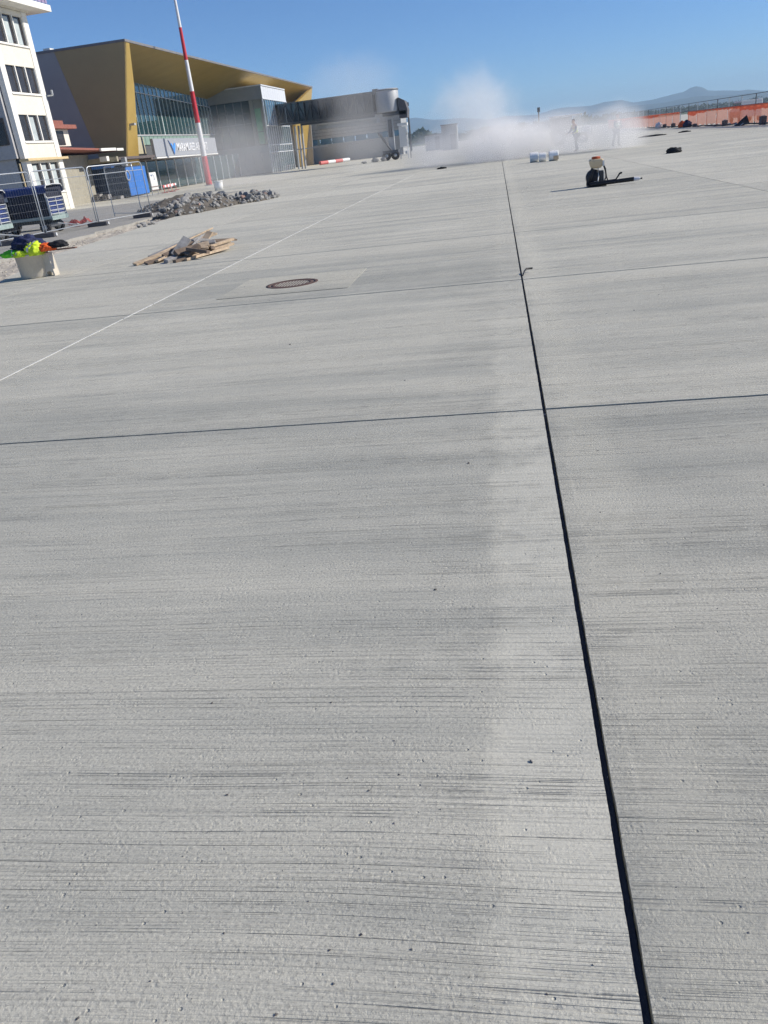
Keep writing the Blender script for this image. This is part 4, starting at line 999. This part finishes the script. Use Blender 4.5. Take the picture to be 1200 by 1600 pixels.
# flared bracket foot with an arched notch on the right
br_pts = [(.27, .41), (.385, .41), (.425, 0), (.40, 0), (.385, .06), (.335, .095), (.285, .075), (.262, 0), (.24, 0)]
umb().prism([(tc[0] + a, tc[1] - .12, z) for a, z in br_pts], (0, .18, 0)).build('bracket_foot', M_tub, tb)
MB((-8.28, 14.32, 0)).box((-8.34, 14.27, 0), (-8.24, 14.36, .06)).build('stone_block', mat('pinkish_stone', (.40, .34, .30), .85), bevel=.01)
tag(bpy.data.objects['stone_block'], 'small pinkish block tucked into the notch of the beige tub', 'block')
def cloth(name, c, r, m, label, seed, parent=None, cat='garment', amp=.45, fr=2.2):
    bm = bmesh.new(); bmesh.ops.create_icosphere(bm, subdivisions=4, radius=1)
    of = Vector((seed * 3.1, seed * 7.7, seed * 1.3))
    for v in bm.verts:
        d = v.co.normalized(); n1 = noise.noise(d * fr + of); n2 = 1 - abs(noise.noise(d * fr * 2.1 + of)) * 2; n3 = 1 - abs(noise.noise(d * fr * 4.6 + of)) * 2
        v.co = d * (1 + amp * n1 + .26 * n2 + .13 * n3)
        v.co.x *= r[0]; v.co.y *= r[1]; v.co.z *= r[2]
        if v.co.z < -.6 * r[2]: v.co.z = -.6 * r[2]
    for f in bm.faces: f.smooth = True
    me = bpy.data.meshes.new(name); bm.to_mesh(me); bm.free(); me.materials.append(m)
    o = bpy.data.objects.new(name, me); o.location = c; link(o)
    return tag(o, label, cat, None)
cloth('navy_jacket', (-8.66, 14.52, .57), (.24, .2, .13), M_navyc, 'crumpled dark navy jacket on top of the heap in the tub', 1)
yv = cloth('yellow_vest', (-8.45, 14.36, .47), (.145, .13, .125), M_hiv, 'yellow reflective vest hanging over the front of the tub', 2, amp=.3)
gv = cloth('green_vest', (-8.86, 14.36, .44), (.20, .13, .07), M_hig, 'bright green vest hanging off the left rim of the tub', 3, amp=.3)
yv2 = cloth('lime_garment', (-8.68, 14.26, .43), (.13, .10, .055), M_hiv, 'lime yellow garment lying on the rim beside the green vest', 6, amp=.3)
cloth('orange_garment', (-8.24, 14.42, .49), (.145, .13, .075), M_org, 'bright orange garment on the right rim of the tub', 4, amp=.25)
cloth('black_garment', (-8.03, 14.46, .52), (.16, .12, .062), M_blackc, 'black garment bundled on the board right of the tub', 5, amp=.3)
def tape(parent, pts, w=.022):
    P_ = parent.location
    mb = MB(P_)
    # ribbon hugging the garment: push each point out to the mesh surface
    ds = [(Vector(p) - P_) for p in pts]; out = []
    for d in ds:
        best = max(parent.data.vertices, key=lambda v: v.co.normalized().dot(d.normalized())); out.append(best.co + best.co.normalized() * .006)
    vs = []
    for q in out: vs += [q + Vector((-w, 0, .0)), q + Vector((w, 0, .004))]
    mb.v = vs; mb.f = [[2 * i, 2 * i + 1, 2 * i + 3, 2 * i + 2] for i in range(len(out) - 1)]
    mb.build('reflective_tape', M_refl, parent)
def arc(c, r_, a0, a1, tilt=0, n=12):
    return [(c[0] + tilt * (i / n - .5) * .2, c[1] - r_ * math.cos(a0 + (a1 - a0) * i / n), c[2] + r_ * math.sin(a0 + (a1 - a0) * i / n)) for i in range(n + 1)]
tape(yv, arc(yv.location, .2, -.2, 1.9, 1)); tape(gv, arc(gv.location, .2, -.1, 1.9, -.6), .012); tape(yv2, arc(yv2.location, .2, 0, 1.9, .8), .010)
st_ = MB((-8.5, 14.5, .43)); st_.box((-9.35, 14.47, .432), (-7.72, 14.56, .452)); st_o = st_.build('board', M_strap, loc=(-8.5, 14.5, .43))
tag(st_o, 'thin brown board laid across the rim under the work clothes', 'board')

# ------------------------------------------------------------------ mist blower
mbw = thing('backpack_blower', (2.42, 22.5, 0), 'black backpack blower with cream tank and orange lid standing on the apron', 'blower')
BO = (2.42, 22.5, 0)
def bb(): return MB(BO)
# tank: rounded body with a chamfered right side
tk = bpy.data.meshes.new('tank'); bm = bmesh.new(); bmesh.ops.create_cube(bm, size=1)
for v in bm.verts:
    v.co = Vector((v.co.x * .36, v.co.y * .30, v.co.z * .22))
    if v.co.z < 0: v.co.x *= .72; v.co.y *= .8
bmesh.ops.bevel(bm, geom=list(bm.edges), offset=.06, segments=4, affect='EDGES', profile=.6)
for f in bm.faces: f.smooth = True
bm.to_mesh(tk); bm.free(); tk.materials.append(M_cream); o = bpy.data.objects.new('tank', tk); link(o, mbw); o.location = (0, 0, .535)
bb().box((2.565, 22.36, .47), (2.61, 22.5, .60)).build('tank_label', mat('white_label', (.75, .72, .66), .5), mbw)
bb().lathe([(0, .70), (.085, .70), (.10, .685), (.105, .645), (.095, .64)], (2.42, 22.5, 0), 20).build('lid', M_lid, mbw)
for k in range(8):
    a = k * math.pi / 4; bb().box((2.42 + .1 * math.cos(a) - .008, 22.5 + .1 * math.sin(a) - .008, .645), (2.42 + .1 * math.cos(a) + .008, 22.5 + .1 * math.sin(a) + .008, .69)).build('lid_grip', M_lid, mbw)
bb().tube([(2.34, 22.4, .425), (2.30, 22.4, .34), (2.24, 22.42, .20), (2.23, 22.45, .05)], [.05, .06, .07, .06], 10).build('fan_housing_edge', M_blk, mbw)
bb().lathe([(0, -.11), (.16, -.11), (.19, -.07), (.19, .07), (.16, .11), (0, .11)], (2.36, 22.52, .22), 24, 'Y').build('fan_housing', M_blk, mbw)
bb().box((2.40, 22.42, .10), (2.60, 22.66, .36)).build('engine', mat('engine_grey', (.06, .06, .065), .5, .3, var=.3, scale=25), mbw)
for k in range(6): bb().box((2.601, 22.43, .13 + .035 * k), (2.625, 22.65, .145 + .035 * k)).build('cooling_fin', M_galv, mbw)
for q in (22.36, 22.64): bb().tube([(2.46, q, .44), (2.47, q, .25), (2.44, q, .04)], .014, 6).build('frame_tube', M_cart, mbw)
bb().box((2.20, 22.32, .0), (2.66, 22.68, .035)).build('base_frame', M_blk, mbw)
bb().tube([(2.60, 22.42, .50), (2.64, 22.38, .40), (2.66, 22.36, .22), (2.70, 22.36, .1)], .016, 6).build('strap', M_blk, mbw)
bb().tube([(2.61, 22.6, .50), (2.66, 22.62, .36), (2.68, 22.62, .18), (2.62, 22.6, .06)], .018, 6).build('strap', M_blackc, mbw)
bb().tube([(2.25, 22.3, .07), (2.6, 22.24, .085), (2.85, 22.2, .085)], [.055, .055, .05], 14).build('elbow_hose', M_blk, mbw)
bb().tube([(2.85, 22.2, .085), (3.0, 22.19, .09), (3.30, 22.16, .10)], [.047, .05, .052], 14).build('blow_tube', M_blk, mbw)
bb().tube([(3.30, 22.16, .10), (3.42, 22.15, .098), (3.45, 22.15, .098)], [.05, .042, .030], 14).build('nozzle', M_noz, mbw)
bb().tube([(3.45, 22.15, .098), (3.50, 22.147, .098)], [.012, .022], 8).build('nozzle_tip', M_blk, mbw)
bb().tube([(2.86, 22.2, .12), (2.92, 22.19, .20), (2.955, 22.19, .255)], [.016, .018, .02], 8).build('handle', M_blk, mbw)
bb().tube([(2.945, 22.19, .25), (2.99, 22.18, .275), (3.02, 22.18, .27)], [.022, .024, .02], 8).build('throttle_grip', M_blk, mbw)
bb().tube([(2.6, 22.42, .12), (2.72, 22.3, .13), (2.87, 22.22, .14)], .008, 6).build('cable', M_blk, mbw)
bb().tube([(2.36, 22.38, .12), (2.48, 22.34, .115), (2.6, 22.33, .12)], .012, 6).build('fuel_pipe', M_cart, mbw)

# ------------------------------------------------------------------ small things on the apron
cloth('black_bag', (7.02, 36.7, .07), (.23, .17, .12), M_blackc, 'black slumped bag lying alone on the apron right of the blower', 8, cat='bag', amp=.35)
# white wrapped rolls
for k, (x, yy, ln, r_) in enumerate(((1.74, 43.9, .40, .225), (2.13, 43.5, .34, .20), (2.62, 42.8, .44, .225))):
    rl_ = thing('wrapped_roll', (x, yy, 0), ('leftmost white wrapped roll before the dust cloud', 'middle white wrapped roll of the row before the dust', 'rightmost white wrapped roll with tan end')[k], 'roll', 'white rolls lying in a row')
    prof = [(r_ * .3, -ln / 2 + .01), (r_ * .96, -ln / 2)] + [(r_ * (1 + .012 * math.sin(q * 1.7 + k)), -ln / 2 + ln * q / 12) for q in range(13)] + [(r_ * .96, ln / 2), (r_ * .3, ln / 2 - .01)]
    MB().lathe(prof, (0, 0, r_), 24, 'X').build('wrap', M_roll, rl_)
    MB().lathe([(0, ln / 2 + .004), (r_ * .32, ln / 2 + .004), (r_ * .32, -ln / 2 - .004), (0, -ln / 2 - .004)], (0, 0, r_), 16, 'X').build('core', M_tan if k == 2 else M_roll, rl_)
    if k == 2: MB().box((-.02, -r_ - .012, .05), (ln * .5, -r_ + .03, r_ * 1.0)).build('tan_label', M_tan, rl_)
# bit of hose or cord sticking from the joint
cdl = MB((.27, 9.6, 0)); cdl.tube([(.215, 9.50, .006), (.235, 9.62, .03), (.262, 9.70, .045), (.33, 9.73, .04)], [.008, .009, .012, .011], 8)
tag(cdl.build('cord_end', M_blk, loc=(.27, 9.6, 0)), 'short bent black cord end poking out of the long joint', 'cord')
for k, (x, yy, a, b_) in enumerate(((11.6, 69.1, .8, .5), (14.2, 70.5, .35, .3), (-3.2, 49.5, .2, .12))):
    o = cloth('dark_scrap', (x, yy, .03), (a, b_, .06), M_blackc, ('flat dark scrap lying far out on the apron before the orange fence', 'smaller dark scrap right of the flat one far out on the apron', 'tiny dark scrap on the apron left of the dust cloud')[k], 12 + k, cat='scrap')

# ------------------------------------------------------------------ orange fence on the right
FX = 19.0
py_list = [58.0 + 3.85 * i for i in range(26)]
FLAB = {0: 'orange netted fence bay nearest the camera, just outside the right edge', 1: 'orange netted fence bay cut by the right edge of the picture', 2: 'orange netted fence bay at the right edge with a ballast block',
        3: 'orange netted fence bay behind the peaked dark tarpaulin', 4: 'orange netted fence bay directly left of the dark tarpaulin', 5: 'orange netted fence bay with a low block at its foot', 6: 'orange netted fence bay in front of the white van',
        7: 'orange netted fence bay where the net fold turns pale', 8: 'last orange netted bay before the gap with sacks', 9: 'bare wire fence bay without netting, sacks at its foot', 10: 'first paler netted bay left of the gap with sacks'}
for i in range(len(py_list) - 1):
    a, b_ = py_list[i], py_list[i + 1]; xo = -.02 * max(0, i - 8)
    fo = thing('site_fence', (FX + xo, a, 0), FLAB.get(i, 'far bay of orange netted site fence fading into the dust'), 'fence', 'orange netted site fence bays')
    FO = (FX + xo, a, 0); X_ = FX + xo; Ln = b_ - a
    MB(FO).tube([(X_, a, 0), (X_, a, 2.1)], .035, 6).build('post', M_galv if i % 3 else M_bridge, fo)
    MB(FO).tube([(X_, a, 2.08), (X_, b_, 2.08)], .025, 6).build('top_rail', M_bridge, fo)
    MB(FO).tube([(X_, a, 1.38), (X_, b_, 1.38)], .03, 6).build('middle_rail', M_bridge, fo)
    mw = MB(FO)
    for k in range(1, 20): mw.tube([(X_, a + Ln * k / 20, 1.38), (X_, a + Ln * k / 20, 2.08)], .004, 3, False)
    for k in range(1, 4): mw.tube([(X_, a, 1.38 + .18 * k), (X_, b_, 1.38 + .18 * k)], .004, 3, False)
    tag(mw.build('wire_infill', M_galv, fo), kind='stuff')
    if i == 9: continue
    # netting with sag and ripples
    nm = MB(FO); nn = 14; zt = 1.36 if i < 9 else 1.42
    for k in range(nn + 1):
        yy = a + .03 + (Ln - .06) * k / nn
        for q in range(6):
            z = .14 + .07 * math.sin(k * .9 + i) + (zt - .18 - .05 * math.sin(math.pi * k / nn)) * q / 5
            nm.v.append(Vector((X_ - .06 + .05 * noise.noise(Vector((yy * 1.4, z * 2, i))), yy, z)) - Vector(FO))
    for k in range(nn):
        for q in range(5): s0 = k * 6 + q; nm.f.append([s0, s0 + 6, s0 + 7, s0 + 1])
    nm.build('orange_net', M_net, fo)
    nf = MB(FO); dep = (.10, .22, .34, .30, .16, .12)[i % 6]
    for k in range(nn + 1):
        yy = a + (Ln) * k / nn; d_ = dep * (1 + .5 * noise.noise(Vector((yy * .35, 3, 3))))
        nf.v += [Vector((X_ - .12, yy, zt - d_ + .03 * math.sin(k * 1.3))) - Vector(FO), Vector((X_ - .10, yy, zt + .005)) - Vector(FO)]
    for k in range(nn): nf.f.append([2 * k, 2 * k + 2, 2 * k + 3, 2 * k + 1])
    nf.build('net_fold', M_nettop, fo)
# hose along the foot and dark weights
hs = MB((18.6, 75, 0)); pts = []
for k in range(90):
    yy = 58 + k * .62; pts.append((18.55 + .22 * math.sin(k * .55) + .1 * math.sin(k * 1.7), yy, .07 + .05 * max(0, math.sin(k * .8))))
hs.tube(pts, .055, 6); tag(hs.build('black_hose', M_blk, loc=(18.6, 75, 0)), 'long black hose running along the foot of the orange fence', 'hose')
for k, (yy, w, h) in enumerate(((66.2, .5, .55), (76.8, .35, .42), (79.5, .3, .12), (88.0, .4, .25), (90.5, .4, .45), (94.0, .4, .42), (98.5, .4, .4), (103.5, .4, .35), (107, .45, .35))):
    c = thing('ballast_block', (18.6, yy, 0), 'dark ballast block weighing down the foot of the orange fence', 'block', 'ballast blocks at the orange fence')
    MB((18.6, yy, 0)).box((18.45, yy - w / 2, 0), (18.85, yy + w / 2, h)).build('block', M_block, c, bevel=.03)
    MB((18.6, yy, 0)).box((18.55, yy - w / 4, h + .002), (18.75, yy + w / 4, h + .05)).build('lifting_bar', M_galv, c)
tp = thing('tarp_heap', (18.35, 70.8, 0), 'peaked dark tarpaulin heap leaning on the orange fence', 'tarpaulin')
tpm = MB((18.35, 70.8, 0)); nt_ = 18
for i in range(nt_ + 1):
    u = i / nt_; yy = 69.75 + 2.1 * u; h = .66 * (1 - abs(u - .5) * 2) ** .9 + .04
    for j in range(6):
        q = j / 5; tpm.v.append(Vector((18.75 - .75 * q, yy, h * (1 - q) ** .8 + .05 * noise.noise(Vector((yy * 3, q * 4, 1))))) - Vector((18.35, 70.8, 0)))
for i in range(nt_):
    for j in range(5): a = i * 6 + j; tpm.f.append([a, a + 6, a + 7, a + 1])
tpm.build('sheet', M_blackc, tp)
for k, yy in enumerate((69.9, 70.8, 71.7)): MB((18.35, 70.8, 0)).tube([(18.1, yy, .0), (18.1 + .2, yy, .16)], .05, 6).build('peg', M_galv, tp)
for k, (yy, m, lbn) in enumerate(((92.0, M_org, 'crumpled orange sack at the gap in the netted fence'), (89.8, M_navyc, 'dark blue sack beside the orange one at the fence gap'), (105.0, M_roll, 'pale sack lying at the far end of the orange fence'))):
    cloth('sack', (18.3, yy, .2), (.3, .45, .32), m, lbn, 20 + k, cat='sack')

# ------------------------------------------------------------------ vehicles in and beyond the dust
tc_ = thing('utility_tractor', (5.6, 75, 0), 'white roofed utility tractor with pale hood half hidden by dust', 'tractor')
def xb(): return MB((5.6, 75, 0))
xb().box((4.35, 74.6, 2.12), (6.95, 76.5, 2.24)).build('cab_roof', M_white, tc_, bevel=.04)
for x in (4.5, 5.25, 6.05):
    for yy in (74.7, 76.3): xb().box((x - .05, yy - .05, 1.0), (x + .05, yy + .05, 2.118)).build('cab_pillar', M_bridge, tc_)
xb().box((4.56, 74.72, 1.05), (5.19, 74.76, 2.08)).build('window', M_win, tc_); xb().box((5.31, 74.72, 1.05), (5.99, 74.76, 2.08)).build('window', M_win, tc_)
xb().box((4.4, 74.62, .55), (6.1, 76.4, .99)).build('cab_body', M_bridge, tc_, bevel=.05)
xb().box((6.12, 74.75, .55), (7.65, 76.2, 1.28)).build('hood', M_white, tc_, bevel=.12)
xb().box((7.66, 74.9, .6), (7.72, 76.05, 1.15)).build('grille', M_bridge, tc_)
for yy in (75.0, 75.9): xb().lathe([(0, .04), (.09, .03), (.09, 0)], (7.72, yy, 1.0), 12, 'X').build('headlight', M_letw, tc_)
for x, r_ in ((5.0, .62), (7.0, .42)):
    for yy in (74.55, 76.35):
        w = xb().lathe([(r_ * .5, -.17), (r_ * .9, -.17), (r_, -.1), (r_, .1), (r_ * .9, .17), (r_ * .5, .17), (r_ * .5, -.17)], (x, yy, r_), 22, 'Y').build('wheel', M_rubber, tc_)
        xb().lathe([(0, -.1), (r_ * .5, -.08), (r_ * .5, .08), (0, .1)], (x, yy, r_), 16, 'Y').build('rim', M_cart, w)
cr = thing('parked_van', (22.2, 84, 0), 'white roofed van parked beyond the orange fence', 'van')
def vb(): return MB((22.2, 84, 0))
vb().prism([(21.3, 82.0, .4), (21.3, 86.4, .4), (21.3, 86.4, 1.0), (21.3, 85.5, 1.15), (21.3, 84.9, 1.74), (21.3, 82.1, 1.74)], (1.7, 0, 0)).build('body', M_white, cr, bevel=.06)
vb().prism([(21.27, 84.2, 1.12), (21.27, 85.3, 1.12), (21.27, 84.85, 1.6), (21.27, 84.2, 1.6)], (.025, 0, 0)).build('window', M_win, cr)
vb().box((21.27, 82.2, 1.12), (21.295, 84.1, 1.6)).build('window', M_win, cr); vb().box((21.26, 82.0, .5), (21.29, 86.0, .9)).build('red_stripe', M_redf, cr)
for yy in (82.8, 85.6):
    for x in (21.35, 22.95):
        w = vb().lathe([(.18, -.1), (.3, -.1), (.34, -.06), (.34, .06), (.3, .1), (.18, .1), (.18, -.1)], (x, yy, .34), 18, 'X').build('wheel', M_rubber, cr)
        vb().lathe([(0, -.06), (.18, -.05), (.18, .05), (0, .06)], (x, yy, .34), 12, 'X').build('rim', M_cart, w)
# thin poles far off
for k, (x, yy, h, lbn) in enumerate(((-18.5, 190, 9.5, 'thin dark pole rising over the far woods left of the dust'), (6.9, 150, 4.6, 'thin dark pole showing just above the dust cloud'))):
    p = thing('pole', (x, yy, 0), lbn, 'pole'); MB((x, yy, 0)).tube([(x, yy, 0), (x, yy, h)], [.16, .09], 8).build('shaft', M_bridge, p); MB((x, yy, 0)).box((x - .22, yy - .2, h - .7), (x + .22, yy + .2, h)).build('head', M_bridge, p)

# ------------------------------------------------------------------ workers
def skin_chain(verts, edges, radii, sub=2):
    me = bpy.data.meshes.new('k'); me.from_pydata(verts, edges, []); o = bpy.data.objects.new('k', me); S.collection.objects.link(o)
    md = o.modifiers.new('s', 'SKIN'); md.use_smooth_shade = True
    for i, r_ in enumerate(radii): me.skin_vertices[0].data[i].radius = r_ if isinstance(r_, tuple) else (r_, r_)
    me.skin_vertices[0].data[0].use_root = True
    s2 = o.modifiers.new('u', 'SUBSURF'); s2.levels = sub; s2.render_levels = sub
    dg = bpy.context.evaluated_depsgraph_get(); out = bpy.data.meshes.new_from_object(o.evaluated_get(dg))
    bpy.data.objects.remove(o); return out
def put(me, name, m, parent):
    me.name = name; me.materials.clear(); me.materials.append(m); o = bpy.data.objects.new(name, me); link(o, parent); return o
def worker(loc, rz, label, lean=.08, reach=.25, vest=M_hiv):
    t_ = thing('person', loc, label, 'person', None, rz)
    # faces -Y; x is the person's left
    V = [(0, .02, .96), (0, -.01 - lean * .4, 1.12), (0, -.02 - lean * .8, 1.30), (0, -.02 - lean, 1.42), (0, -.03 - lean * 1.15, 1.50), (0, -.05 - lean * 1.25, 1.58), (0, -.045 - lean * 1.3, 1.67), (0, -.04 - lean * 1.3, 1.73)]
    rad = [(.155, .115), (.145, .10), (.17, .115), (.13, .09), .052, (.072, .088), (.078, .098), (.05, .06)]
    E_ = [(i, i + 1) for i in range(7)]
    def add(p, r_, par): V.append(p); rad.append(r_); E_.append((par, len(V) - 1)); return len(V) - 1
    legs, arms = [], []
    for s_, fw in ((1, -.12), (-1, .14)):
        h = add((.10 * s_, .02, .90), .088, 0); k = add((.11 * s_, fw * .55 - .03, .50), .060, h); a = add((.12 * s_, fw + .06, .09), .042, k); f = add((.125 * s_, fw - .10, .045), (.042, .035), a)
        legs.append((h, k, a, f))
        sh = add((.19 * s_, -.02 - lean, 1.40), .062, 3); el = add((.26 * s_, -.05 - reach * .35 - lean, 1.12), .045, sh); wr = add((.22 * s_, -.18 - reach - lean, .98 + reach * .3), .031, el); pl = add((.21 * s_, -.25 - reach - lean, .96 + reach * .3), (.038, .024), wr)
        arms.append((sh, el, wr, pl))
        for j in range(4):
            b0 = add((.21 * s_ + (j - 1.5) * .020, -.30 - reach - lean - (.01 if j in (1, 2) else 0), .94 + reach * .3), .0095, pl); add((.21 * s_ + (j - 1.5) * .021, -.335 - reach - lean - (.012 if j in (1, 2) else 0), .915 + reach * .3), .008, b0)
        th = add((.21 * s_ - .045 * s_, -.25 - reach - lean, .945 + reach * .3), .0105, pl); add((.21 * s_ - .055 * s_, -.285 - reach - lean, .93 + reach * .3), .009, th)
    nz = add((0, -.16 - lean * 1.25, 1.60), .012, 5)
    put(skin_chain(V, E_, rad), 'body', M_skin, t_)
    # clothes as slightly larger shells
    tv = [V[0], V[1], V[2], V[3]]; put(skin_chain(tv + [V[arms[0][0]], V[arms[1][0]]], [(0, 1), (1, 2), (2, 3), (3, 4), (3, 5)], [(.178, .14), (.17, .128), (.196, .142), (.15, .115), .075, .075]), 'vest', vest, t_)
    for ar in arms: put(skin_chain([V[ar[0]], V[ar[1]], V[ar[2]]], [(0, 1), (1, 2)], [.075, .058, .046]), 'sleeve', M_navyc, t_)
    lv = [V[0]]; le = []; lr = [(.17, .13)]
    for lg_ in legs:
        k0 = len(lv); lv += [V[lg_[0]], V[lg_[1]], V[lg_[2]]]; le += [(0, k0), (k0, k0 + 1), (k0 + 1, k0 + 2)]; lr += [.105, .078, .062]
    put(skin_chain(lv, le, lr), 'trousers', M_trous, t_)
    for lg_ in legs: put(skin_chain([V[lg_[2]], V[lg_[3]]], [(0, 1)], [.052, (.052, .042)]), 'boot', M_rubber, t_)
    hd = Vector(V[6]); bm = bmesh.new(); bmesh.ops.create_uvsphere(bm, u_segments=16, v_segments=10, radius=1)
    bmesh.ops.delete(bm, geom=[v for v in bm.verts if v.co.z < -.15 - .5 * v.co.y], context='VERTS')
    for v in bm.verts: v.co = Vector((v.co.x * .092, v.co.y * .112, v.co.z * .092)) + hd + Vector((0, .012, .012))
    for f in bm.faces: f.smooth = True
    me = bpy.data.meshes.new('hair'); bm.to_mesh(me); bm.free(); put(me, 'hair', M_hair, t_)
    for z in (1.16, 1.3):
        MB().lathe([(.205, z), (.21, z), (.21, z + .05), (.205, z + .05)], (0, -.03 - lean * .6, 0), 20).build('reflective_band', M_refl, t_).scale = (1, .74, 1)
    return t_
worker((4.62, 53.6, 0), R(-60), 'worker in a green yellow vest standing at the edge of the dust cloud', .12, .15, M_hiv)
worker((7.05, 54.5, 0), R(40), 'worker in a pale vest almost hidden by dust before the orange fence', .02, .05, mat('pale_green_vest', (.42, .52, .30), .7))

# ------------------------------------------------------------------ air and dust
def vol_mat(name, dens, aniso=0.0, col=(1, 1, 1)):
    M = bpy.data.materials.new(name); M.use_nodes = True; t = M.node_tree; t.nodes.clear()
    out = t.nodes.new('ShaderNodeOutputMaterial'); v = t.nodes.new('ShaderNodeVolumePrincipled')
    v.inputs['Color'].default_value = col + (1,); v.inputs['Density'].default_value = dens; v.inputs['Anisotropy'].default_value = aniso
    t.links.new(v.outputs[0], out.inputs['Volume']); return M, t, v
HM, _, _ = vol_mat('haze', 1.8e-4, 0.0, (0.52, 0.74, 0.97))
hz = MB().box((-7800, -500, -2.0), (7800, 8200, 190)).build('haze', HM); tag(hz, kind='stuff'); hz.display_type = 'WIRE'
def dust(name, c, r_, dens, nsc, lo, hi, seed, squash=1.0, aniso=.25, detail=4, dist=.4):
    M, t, v = vol_mat(name, 0.0, aniso, (.995, .99, .98)); N, L = t.nodes, t.links
    tc = N.new('ShaderNodeTexCoord')
    mp = N.new('ShaderNodeMapping'); mp.inputs['Scale'].default_value = (1 / r_[0], 1 / r_[1], 1 / r_[2]); L.new(tc.outputs['Object'], mp.inputs['Vector'])
    ln = N.new('ShaderNodeVectorMath'); ln.operation = 'LENGTH'; L.new(mp.outputs[0], ln.inputs[0])
    fall = N.new('ShaderNodeMapRange'); fall.interpolation_type = 'SMOOTHSTEP'; fall.inputs['From Min'].default_value = 1.0; fall.inputs['From Max'].default_value = 0.15; L.new(ln.outputs['Value'], fall.inputs['Value'])
    mp2 = N.new('ShaderNodeMapping'); mp2.inputs['Location'].default_value = (seed, seed * 2, seed * .5); L.new(tc.outputs['Object'], mp2.inputs['Vector'])
    no = N.new('ShaderNodeTexNoise'); no.inputs['Scale'].default_value = nsc; no.inputs['Detail'].default_value = detail; no.inputs['Roughness'].default_value = .55; no.inputs['Distortion'].default_value = dist
    L.new(mp2.outputs[0], no.inputs['Vector'])
    ad = N.new('ShaderNodeMath'); ad.operation = 'MULTIPLY_ADD'; L.new(fall.outputs[0], ad.inputs[0]); ad.inputs[1].default_value = .75; L.new(no.outputs['Fac'], ad.inputs[2])
    th = N.new('ShaderNodeMapRange'); th.interpolation_type = 'SMOOTHSTEP'; th.inputs['From Min'].default_value = lo; th.inputs['From Max'].default_value = hi; L.new(ad.outputs[0], th.inputs['Value'])
    m1 = N.new('ShaderNodeMath'); m1.operation = 'MULTIPLY'; L.new(th.outputs[0], m1.inputs[0]); L.new(fall.outputs[0], m1.inputs[1])
    m2 = N.new('ShaderNodeMath'); m2.operation = 'MULTIPLY'; L.new(m1.outputs[0], m2.inputs[0]); m2.inputs[1].default_value = dens
    L.new(m2.outputs[0], v.inputs['Density'])
    bm = bmesh.new(); bmesh.ops.create_icosphere(bm, subdivisions=3, radius=1.03)
    for q in bm.verts: q.co = Vector((q.co.x * r_[0], q.co.y * r_[1], q.co.z * r_[2]))
    me = bpy.data.meshes.new(name); bm.to_mesh(me); bm.free(); me.materials.append(M)
    o = bpy.data.objects.new(name, me); o.location = c; link(o); tag(o, kind='stuff')
    return o
dust('dust_cloud', (.6, 55, .3), (5.2, 7.5, 3.5), .85, .55, .70, 1.25, 3.0, aniso=.1, detail=6, dist=1.3)
dust('dust_cloud', (-1.4, 58, 2.8), (5.6, 6, 5.6), .20, .45, .80, 1.3, 9.0, aniso=.1, detail=7, dist=1.6)
dust('dust_cloud', (3.9, 54, .8), (5.0, 6, 2.8), .30, .45, .66, 1.15, 14.0, aniso=.1, detail=6, dist=1.2)
dust('dust_cloud', (-9.5, 60, 5.6), (6.5, 6, 3.6), .05, .42, .80, 1.2, 5.0, aniso=.1, detail=6, dist=1.6)
dust('dust_cloud', (-20.0, 66, 1.8), (8.5, 11, 5.5), .055, .30, .62, 1.1, 21.0, aniso=.1, detail=6, dist=1.2)
dust('dust_cloud', (-10.5, 68, 2.5), (5.0, 8, 5.0), .05, .40, .72, 1.15, 33.0, aniso=.1, detail=6, dist=1.2)
dust('dust_cloud', (6.6, 50.3, .8), (2.4, 3.2, 2.4), .46, .55, .55, 1.0, 41.0, aniso=.1, detail=6, dist=1.0)
dust('dust_cloud', (4.2, 50.6, .4), (1.9, 2.4, 1.6), .28, .6, .60, 1.0, 47.0, aniso=.1, detail=6, dist=1.0)
dust('dust_cloud', (-3.9, 56, .7), (3.6, 5.5, 2.3), .22, .5, .62, 1.1, 53.0, aniso=.1, detail=6, dist=1.2)
